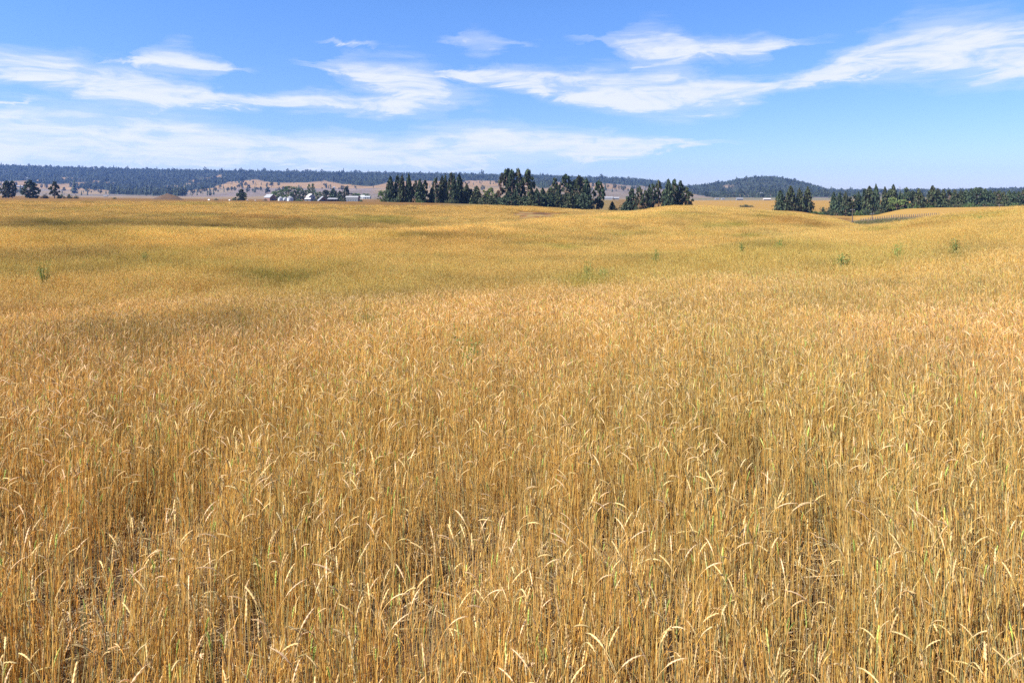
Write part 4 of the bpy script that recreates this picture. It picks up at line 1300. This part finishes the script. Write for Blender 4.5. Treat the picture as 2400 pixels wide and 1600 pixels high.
# far houses in the valley and on the slopes
far_h = [
    (59, 421.5, 15, 5, 0, M_WHITE, 'long white house at the forest edge on the far left slope'),
    (48, 439, 16, 4, 8, M_GREY, 'low grey house between the far left trees'),
    (12, 430, 10, 3, 0, M_TAN, 'tan house below the forest at the far left frame edge'),
    (248, 461, 8, 3, 12, M_WHITE, 'small pale shed in the valley left of the earth mound'),
    (1425, 470, 24, 7, -10, M_WHITE, 'long white farm building right of the lone dark pine'),
    (1444, 470, 14, 6, -10, M_GREY, 'grey barn with blue-green roof right of the long white farm building'),
    (1480, 446, 10, 2.5, 0, M_WHITE, 'small white house on the tan slope above the grove'),
    (1680, 467.5, 9, 3, 0, M_WHITE, 'bright white house right of the grove, left one of a pair'),
    (1694, 467.5, 7, 3, 6, M_WHITE, 'bright white house right of the grove, right one of a pair'),
    (1677, 455, 9, 3, 10, M_WHITE, 'white house upslope from the pair of bright white houses'),
    (1706, 459, 7, 4, 0, M_WHITE, 'small white house between the white pair and the green field'),
    (1733, 469, 16, 5, 0, M_GREY, 'grey-green long building in trees left of the wide pale building'),
    (1797, 470, 18, 5, -5, M_TAN, 'wide pale building at the edge of the golden field, left of the four pines'),
    (1785, 454, 8, 3, 5, M_WHITE, 'small pale house at the foot of the round forested hill'),
    (1774, 450, 6, 3, -5, M_WHITE, 'tiny white house higher at the foot of the round hill'),
    (868, 426, 12, 3, 0, M_WHITE, 'pale house at the forest edge left above the conifer windbreak'),
    (715, 424, 12, 3, 0, M_TAN, 'tan house at the forest edge above the two poplars'),
    (783, 442, 6, 4, 8, M_WHITE, 'small white house on the slope right above the tall dark conifer'),
    (1157, 421, 12, 4, 0, M_WHITE, 'pale house at the forest edge left of the twin pines'),
]
for x, yb, w, hpx, rot, mt, l in far_h:
    Yd = depth_at(x, yb, 1050, 3900)
    k = Yd / F
    gable('far_house', l, 'house', XY(x, Yd), Yd, w * k * .9, max(6, w * k * .5), hpx * k * .62, hpx * k, R(rot), mt, M_METAL if mt is not M_TAN else M_SHING, 'far houses', [], None, .5)
# white dome on the ridge
Yd = depth_at(222, 402, 3300, 4200); X = XY(222, Yd); z = float(hgt(X, Yd))
o = link('radar_dome', None, None, (X, Yd, z)); tag(o, 'small white dome among the trees on the left ridge', 'dome', 'far houses')
hd = CAMZ - (394.5 - HZ) * Yd / F - z
b = MB(); b.tube([(0, 0, -1), (0, 0, hd - 5)], [3, 3], 10); link('tower', b.mesh('dome_tower', M_GREY), o)
b = MB(); b.tube([(0, 0, hd - 6 + 6 * (1 - math.cos(t)) ) for t in np.linspace(.2, 1.9, 8)], [5.2 * math.sin(t) + .3 for t in np.linspace(.2, 1.9, 8)], 14); link('shell', b.mesh('dome_shell', M_BALE), o)

# earth mound
def mound(x0, x1, top, Y, label):
    xs = XY((x0 + x1) / 2, Y); w = (x1 - x0) * Y / F / 2; z = float(hgt(xs, Y))
    hh = CAMZ - (top - HZ) * Y / F - z
    U, V = np.meshgrid(np.linspace(-1, 1, 61), np.linspace(-1, 1, 31))
    r = np.hypot(U * (1 + .12 * np.sin(V * 4)), V)
    H = np.clip(1 - r, 0, 1) ** .95 * (0.86 + .28 * fbm(U * 4 + 5, V * 4 + 5, 3)) + .10 * np.clip(1 - np.hypot((U - .55) * 2.2, V), 0, 1)
    P = np.stack([U * w, V * w * .5, H * hh * 1.05 - .3], -1).reshape(-1, 3)
    idx = np.arange(61 * 31).reshape(31, 61)
    q = np.stack([idx[:-1, :-1], idx[:-1, 1:], idx[1:, 1:], idx[1:, :-1]], -1).reshape(-1, 4)
    b = MB(); b.add(P, [tuple(int(i) for i in f) for f in q])
    o = link('earth_mound', b.mesh('earth_mound', M_EARTH), None, (xs, Y, z)); tag(o, label, 'mound')


mound(352, 434, 452.2, 520, 'brown heap of bare earth at the far edge of the wheat field')
# wrapped bales by the farm
random.seed(5)
for x, yb, l in [(490, 465, 'white wrapped bale standing alone right of the earth mound'), (538.5, 470.5, 'white wrapped bale left of the leaning dark tree'),
                 (580, 468.5, 'white wrapped bale between the leaning tree and the brown barn'), (599, 468.5, 'white wrapped bale close to the left of the brown barn')]:
    Yb = 640; X = XY(x, Yb); z = float(hgt(X, Yb)); r = .75
    z = CAMZ - (yb - HZ) * Yb / F - .9
    gz = float(hgt(X, Yb))
    b = MB(); b.tube([(-.7, 0, r), (-.62, 0, r), (.62, 0, r), (.7, 0, r)], [r * .86, r, r, r * .86], 18)
    o = link('wrapped_bale', b.mesh('wrapped_bale', M_BALE), None, (X, Yb, gz)); o.rotation_euler = (0, 0, x)
    o.scale = (1.1, 1.1, 1.1)
    tag(o, l, 'bale', 'white wrapped bales')


# utility poles and fence
def pole(xpx, top, Y, label, arm=True):
    X = XY(xpx, Y); z = float(hgt(X, Y)); h = CAMZ - (top - HZ) * Y / F - z
    o = link('utility_pole', None, None, (X, Y, z)); tag(o, label, 'utility pole', 'poles beyond the right slope')
    b = MB(); b.tube([(0, 0, -.4), (0, 0, h)], [.16, .11], 8); link('post', b.mesh('pole_post', M_POLE), o)
    if arm:
        b = MB(); b.box(-.8, .8, -.06, .06, h - .55, h - .42); link('crossarm', b.mesh('pole_arm', M_POLE), o)
        b = MB()
        for k in (-.7, -.25, .25, .7): b.tube([(k, 0, h - .42), (k, 0, h - .22)], [.05, .04], 6)
        link('insulators', b.mesh('pole_insulators', M_BIN), o)
    return o


pole(1998, 489, 235, 'taller dark utility pole left, at the start of the green ditch strip')
pole(2044, 499, 262, 'shorter dark utility pole standing in the dotted fence row')
pole(2343, 478, 300, 'thin far right utility pole rising over the golden hump')
pole(879, 461, 640, 'thin pole in the pale field between the round-roofed barn and the windbreak', False)
random.seed(9)
fr = link('wire_fence', None, None, (XY(2030, 256), 256, float(hgt(XY(2030, 256), 256))))
tag(fr, 'row of dark fence posts with wire along the foot of the golden hump', 'fence')
P0 = np.array([XY(2018, 250), 250.]); P1 = np.array([XY(2200, 272), 272.])
pm = MB(); pm.tube([(0, 0, -.3), (0, 0, 1.2)], [.13, .11], 6); pme = pm.mesh('fence_post', M_POLE)
tops = []
for k in range(36):
    p = P0 + (P1 - P0) * k / 35.; z = float(hgt(p[0], p[1]))
    o = link('post', pme, fr); o.location = (p[0] - fr.location.x, p[1] - fr.location.y, z - fr.location.z)
    o.rotation_euler = (random.uniform(-.05, .05), random.uniform(-.05, .05), k)
    tops.append(np.array((o.location.x, o.location.y, o.location.z)))
b = MB()
for hz_ in (.45, .85, 1.2):
    b.tube([t + (0, -.14, hz_) for t in tops], [.012] * len(tops), 4)
link('wires', b.mesh('fence_wires', M_BIN), fr)
# ditch vegetation: low plants along the fence foot
dp = [make_shrub(71, [(.10, .11, .035), (.12, .12, .045), (.15, .13, .055)])[0], make_shrub(72, [(.17, .13, .07), (.21, .165, .09)])[0]]
n = 900
tt = rng.random(n); Yd = rng.uniform(205, 249, n)
xp = rng.uniform(1975, 2180, n); x = (xp - 1200) / F * Yd
kk = (rng.random(n) < .4).astype(int)
dpts = []
for k in (0, 1):
    m = kk == k; nn = int(m.sum()); sc = rng.uniform(.35, 1.0, nn)
    dpts.append((k, np.stack([x[m], Yd[m], hgt(x[m], Yd[m])], 1), np.stack([np.zeros(nn), np.zeros(nn), rng.uniform(0, 6, nn)], 1), np.stack([sc, sc, sc * .8], 1)))
dv = scatter('undergrowth', dp, dpts, M_WEED); tag(dv, 'grey-green rough growth in the ditch below the fence posts', 'undergrowth', None, 'stuff')

# ------------------------------------------------------------------ air
HZD = .55e-4
m, nt = new_mat('haze_air')
vol = N(nt, 'ShaderNodeVolumePrincipled'); vol.inputs['Density'].default_value = HZD
vol.inputs['Color'].default_value = (.24, .44, 1.0, 1); vol.inputs['Anisotropy'].default_value = .1
out = N(nt, 'ShaderNodeOutputMaterial'); nt.links.new(vol.outputs[0], out.inputs['Volume'])
b = MB(); b.box(-9000, 9000, -400, 5700, -60, 205)
hz = link('haze', b.mesh('haze', m)); tag(hz, 'thin blue summer haze over the whole valley', None, None, 'stuff')

# ------------------------------------------------------------------ sun and sky
SUN_AZ, SUN_EL = -112.0, 50.0      # degrees clockwise from the view direction
sd = np.array((math.sin(R(SUN_AZ)) * math.cos(R(SUN_EL)), math.cos(R(SUN_AZ)) * math.cos(R(SUN_EL)), math.sin(R(SUN_EL))))
from mathutils import Vector
L_ = bpy.data.lights.new('sun', 'SUN'); L_.energy = 4.6; L_.angle = R(.53); L_.color = (1, .95, .86)
so = bpy.data.objects.new('sun', L_); COL.objects.link(so)
so.rotation_euler = Vector(-sd).to_track_quat('-Z', 'Y').to_euler()

w = bpy.data.worlds.new('World'); scene.world = w; w.use_nodes = True
nt = w.node_tree
for n_ in list(nt.nodes): nt.nodes.remove(n_)
sky = N(nt, 'ShaderNodeTexSky', sky_type='NISHITA'); sky.sun_disc = False
sky.sun_elevation = R(SUN_EL); sky.sun_rotation = R(SUN_AZ); sky.altitude = 700; sky.air_density = 1.0; sky.dust_density = .4; sky.ozone_density = 2.5
tc = N(nt, 'ShaderNodeTexCoord'); sep = N(nt, 'ShaderNodeSeparateXYZ'); nt.links.new(tc.outputs['Generated'], sep.inputs[0])
az = math_n(nt, 'ARCTAN2', sep.outputs[0], sep.outputs[1])
el = math_n(nt, 'ARCSINE', sep.outputs[2])
AZ0, AZR, ELR = -.75, 1.5, .30
un = math_n(nt, 'MULTIPLY', math_n(nt, 'SUBTRACT', az, AZ0), 1 / AZR)
un0 = un
cmb = N(nt, 'ShaderNodeCombineXYZ')
nt.links.new(math_n(nt, 'MULTIPLY', az, 1.0), cmb.inputs[0]); nt.links.new(math_n(nt, 'MULTIPLY', el, 2.6), cmb.inputs[1])


def wnoise(scale, detail, rough, dist, off, sx=1.0):
    mp = N(nt, 'ShaderNodeMapping'); mp.inputs['Location'].default_value = (off, off * .7, 0); mp.inputs['Scale'].default_value = (sx, 1, 1)
    nt.links.new(cmb.outputs[0], mp.inputs[0])
    n_ = N(nt, 'ShaderNodeTexNoise', noise_dimensions='2D'); n_.inputs['Scale'].default_value = scale; n_.inputs['Detail'].default_value = detail
    n_.inputs['Roughness'].default_value = rough; n_.inputs['Distortion'].default_value = dist
    nt.links.new(mp.outputs[0], n_.inputs['Vector'])
    return n_.outputs[0]


nw = wnoise(9, 4, .55, .3, 3.1)                   # warps the outline
nf = wnoise(16, 9, .62, .6, 7.7, .62)             # body of the clouds
nst = wnoise(42, 6, .6, .2, 1.7, .30)             # fine streaks
un = math_n(nt, 'ADD', un0, math_n(nt, 'MULTIPLY', math_n(nt, 'SUBTRACT', wnoise(13, 6, .6, .2, 5.3), .5), .05))
elw = math_n(nt, 'ADD', el, math_n(nt, 'MULTIPLY', math_n(nt, 'SUBTRACT', nw, .5), .022))
elw = math_n(nt, 'ADD', elw, math_n(nt, 'MULTIPLY', math_n(nt, 'SUBTRACT', nf, .5), .030))


def to_angles(x, y):
    a = math.atan(S(x)); e = math.atan((HZ - y) / F * math.cos(a))
    return a, e


def fcurve(ptsl):
    n_ = N(nt, 'ShaderNodeFloatCurve')
    c = n_.mapping.curves[0]
    ptsl = sorted(ptsl)
    c.points[0].location = ptsl[0]; c.points[1].location = ptsl[-1]
    for p in ptsl[1:-1]: c.points.new(*p)
    for p in c.points: p.handle_type = 'AUTO_CLAMPED'
    n_.mapping.update()
    nt.links.new(un, n_.inputs['Value'])
    return n_.outputs[0]


BANDS = [
    ([(-200, 105, 170), (0, 122, 182), (150, 133, 207), (300, 165, 245), (450, 203, 248), (600, 222, 250), (750, 220, 258), (850, 224, 264), (980, 220, 256), (1100, 226, 236)], 1.25),
    ([(735, 152, 160), (800, 145, 185), (880, 150, 215), (960, 158, 240), (1040, 185, 250), (1090, 212, 238)], .85),
    ([(1000, 164, 172), (1100, 160, 190), (1220, 165, 208), (1400, 168, 246), (1550, 168, 260), (1700, 186, 250), (1850, 180, 216), (1950, 142, 186), (2050, 97, 182), (2150, 57, 180), (2250, 51, 178), (2400, 55, 172), (2600, 62, 160)], 1.3),
    ([(-250, 252, 400), (0, 258, 398), (200, 263, 396), (450, 285, 392), (700, 322, 392), (900, 328, 392), (1050, 305, 388), (1180, 300, 380), (1300, 316, 378), (1420, 318, 366), (1550, 322, 348), (1670, 330, 338)], 1.35),
    ([(250, 143, 148), (330, 122, 156), (410, 116, 166), (490, 140, 176), (575, 166, 173)], .65),
    ([(1390, 94, 102), (1450, 87, 126), (1550, 80, 160), (1650, 93, 134), (1780, 100, 134), (1880, 96, 104)], .85),
    ([(1050, 95, 100), (1120, 88, 116), (1215, 100, 106)], .4),
    ([(780, 99, 104), (830, 98, 108), (880, 101, 107)], .6),
    ([(-250, 226, 240), (0, 232, 244), (100, 231, 238)], .5),
]
tot = None
for lst, amp in BANDS:
    cs, hs_ = [], []
    for x_, yt, yb in lst:
        a, e1 = to_angles(x_, yt); _, e2 = to_angles(x_, yb)
        cs.append(((a - AZ0) / AZR, (e1 + e2) / 2 / ELR)); hs_.append(((a - AZ0) / AZR, (e1 - e2) / 2 * 8))
    u0, u1 = cs[0][0], cs[-1][0]
    hs_ = [(u0 - .03, hs_[0][1])] + hs_ + [(u1 + .03, hs_[-1][1])]
    hs_ = [(min(max(p[0], 0), 1), p[1]) for p in hs_]; cs = [(min(max(p[0], 0), 1), p[1]) for p in cs]
    c_ = math_n(nt, 'MULTIPLY', fcurve(cs), ELR); h_ = math_n(nt, 'MULTIPLY', fcurve(hs_), 1 / 8)
    h_ = math_n(nt, 'MAXIMUM', h_, 1e-5)
    d_ = math_n(nt, 'DIVIDE', math_n(nt, 'ABSOLUTE', math_n(nt, 'SUBTRACT', elw, c_)), h_)
    v_ = math_n(nt, 'MULTIPLY', math_n(nt, 'SUBTRACT', 1.25, d_), 1.3 * amp)
    en = math_n(nt, 'MINIMUM', math_n(nt, 'SUBTRACT', un, u0), math_n(nt, 'SUBTRACT', u1, un))
    v_ = math_n(nt, 'MINIMUM', v_, math_n(nt, 'MULTIPLY', en, 34.0 if u1 - u0 > .12 else 60.0))
    v_ = math_n(nt, 'MAXIMUM', v_, -2.0)
    tot = v_ if tot is None else math_n(nt, 'MAXIMUM', tot, v_)
dn = math_n(nt, 'ADD', math_n(nt, 'MINIMUM', tot, 1.0), math_n(nt, 'MULTIPLY', math_n(nt, 'SUBTRACT', nf, .5), 3.2))
dn = math_n(nt, 'ADD', dn, math_n(nt, 'MULTIPLY', math_n(nt, 'SUBTRACT', nst, .5), 1.2))
mr = N(nt, 'ShaderNodeMapRange', interpolation_type='SMOOTHSTEP'); mr.inputs[1].default_value = -.25; mr.inputs[2].default_value = 1.5
mr.inputs[4].default_value = .91
nt.links.new(dn, mr.inputs[0])
veil = N(nt, 'ShaderNodeMapRange', interpolation_type='SMOOTHSTEP'); veil.inputs[1].default_value = -1.1; veil.inputs[2].default_value = .9; veil.inputs[4].default_value = .34
nt.links.new(math_n(nt, 'ADD', tot, math_n(nt, 'MULTIPLY', math_n(nt, 'SUBTRACT', nst, .5), 1.6)), veil.inputs[0])
edge = N(nt, 'ShaderNodeMapRange', interpolation_type='SMOOTHSTEP'); edge.inputs[1].default_value = -.45; edge.inputs[2].default_value = .25
nt.links.new(tot, edge.inputs[0])
alpha = math_n(nt, 'MAXIMUM', math_n(nt, 'MULTIPLY', mr.outputs[0], edge.outputs[0]), veil.outputs[0])
# sky colour: the clear air of the photograph is a deeper blue
hsv = N(nt, 'ShaderNodeHueSaturation'); hsv.inputs['Saturation'].default_value = 1.12; hsv.inputs['Value'].default_value = 1.0
nt.links.new(sky.outputs[0], hsv.inputs['Color'])
ef = N(nt, 'ShaderNodeMapRange'); ef.inputs[1].default_value = .02; ef.inputs[2].default_value = .26
nt.links.new(el, ef.inputs[0])
skyc = mix_col(nt, 1.0, hsv.outputs[0], mix_col(nt, ef.outputs[0], (.50, .555, .84), (.60, .75, 1.02)), 'MULTIPLY')
cc = mix_col(nt, nst, (4.3, 4.5, 4.8), (4.75, 4.85, 4.95))
fin = mix_col(nt, alpha, skyc, cc)
bg = N(nt, 'ShaderNodeBackground'); bg.inputs['Strength'].default_value = .065
nt.links.new(fin, bg.inputs['Color'])
wo = N(nt, 'ShaderNodeOutputWorld'); nt.links.new(bg.outputs[0], wo.inputs['Surface'])

# ------------------------------------------------------------------ camera and render
cd = bpy.data.cameras.new('camera'); cd.sensor_width = 36; cd.lens = 24; cd.shift_y = -(800 - HZ) / 2400
cd.clip_start = .05; cd.clip_end = 40000
co = bpy.data.objects.new('camera', cd); COL.objects.link(co)
co.location = (0, 0, CAMZ); co.rotation_euler = (R(90), 0, 0)
scene.camera = co
vs = scene.view_settings
vs.view_transform = 'Standard'; vs.look = 'None'; vs.exposure = 1.65; vs.gamma = 1.0
scene.cycles.use_denoising = False
scene.cycles.volume_bounces = 0; scene.cycles.max_bounces = 8; scene.cycles.diffuse_bounces = 4; scene.cycles.transmission_bounces = 3
scene.cycles.transparent_max_bounces = 8; scene.cycles.caustics_reflective = False; scene.cycles.caustics_refractive = False
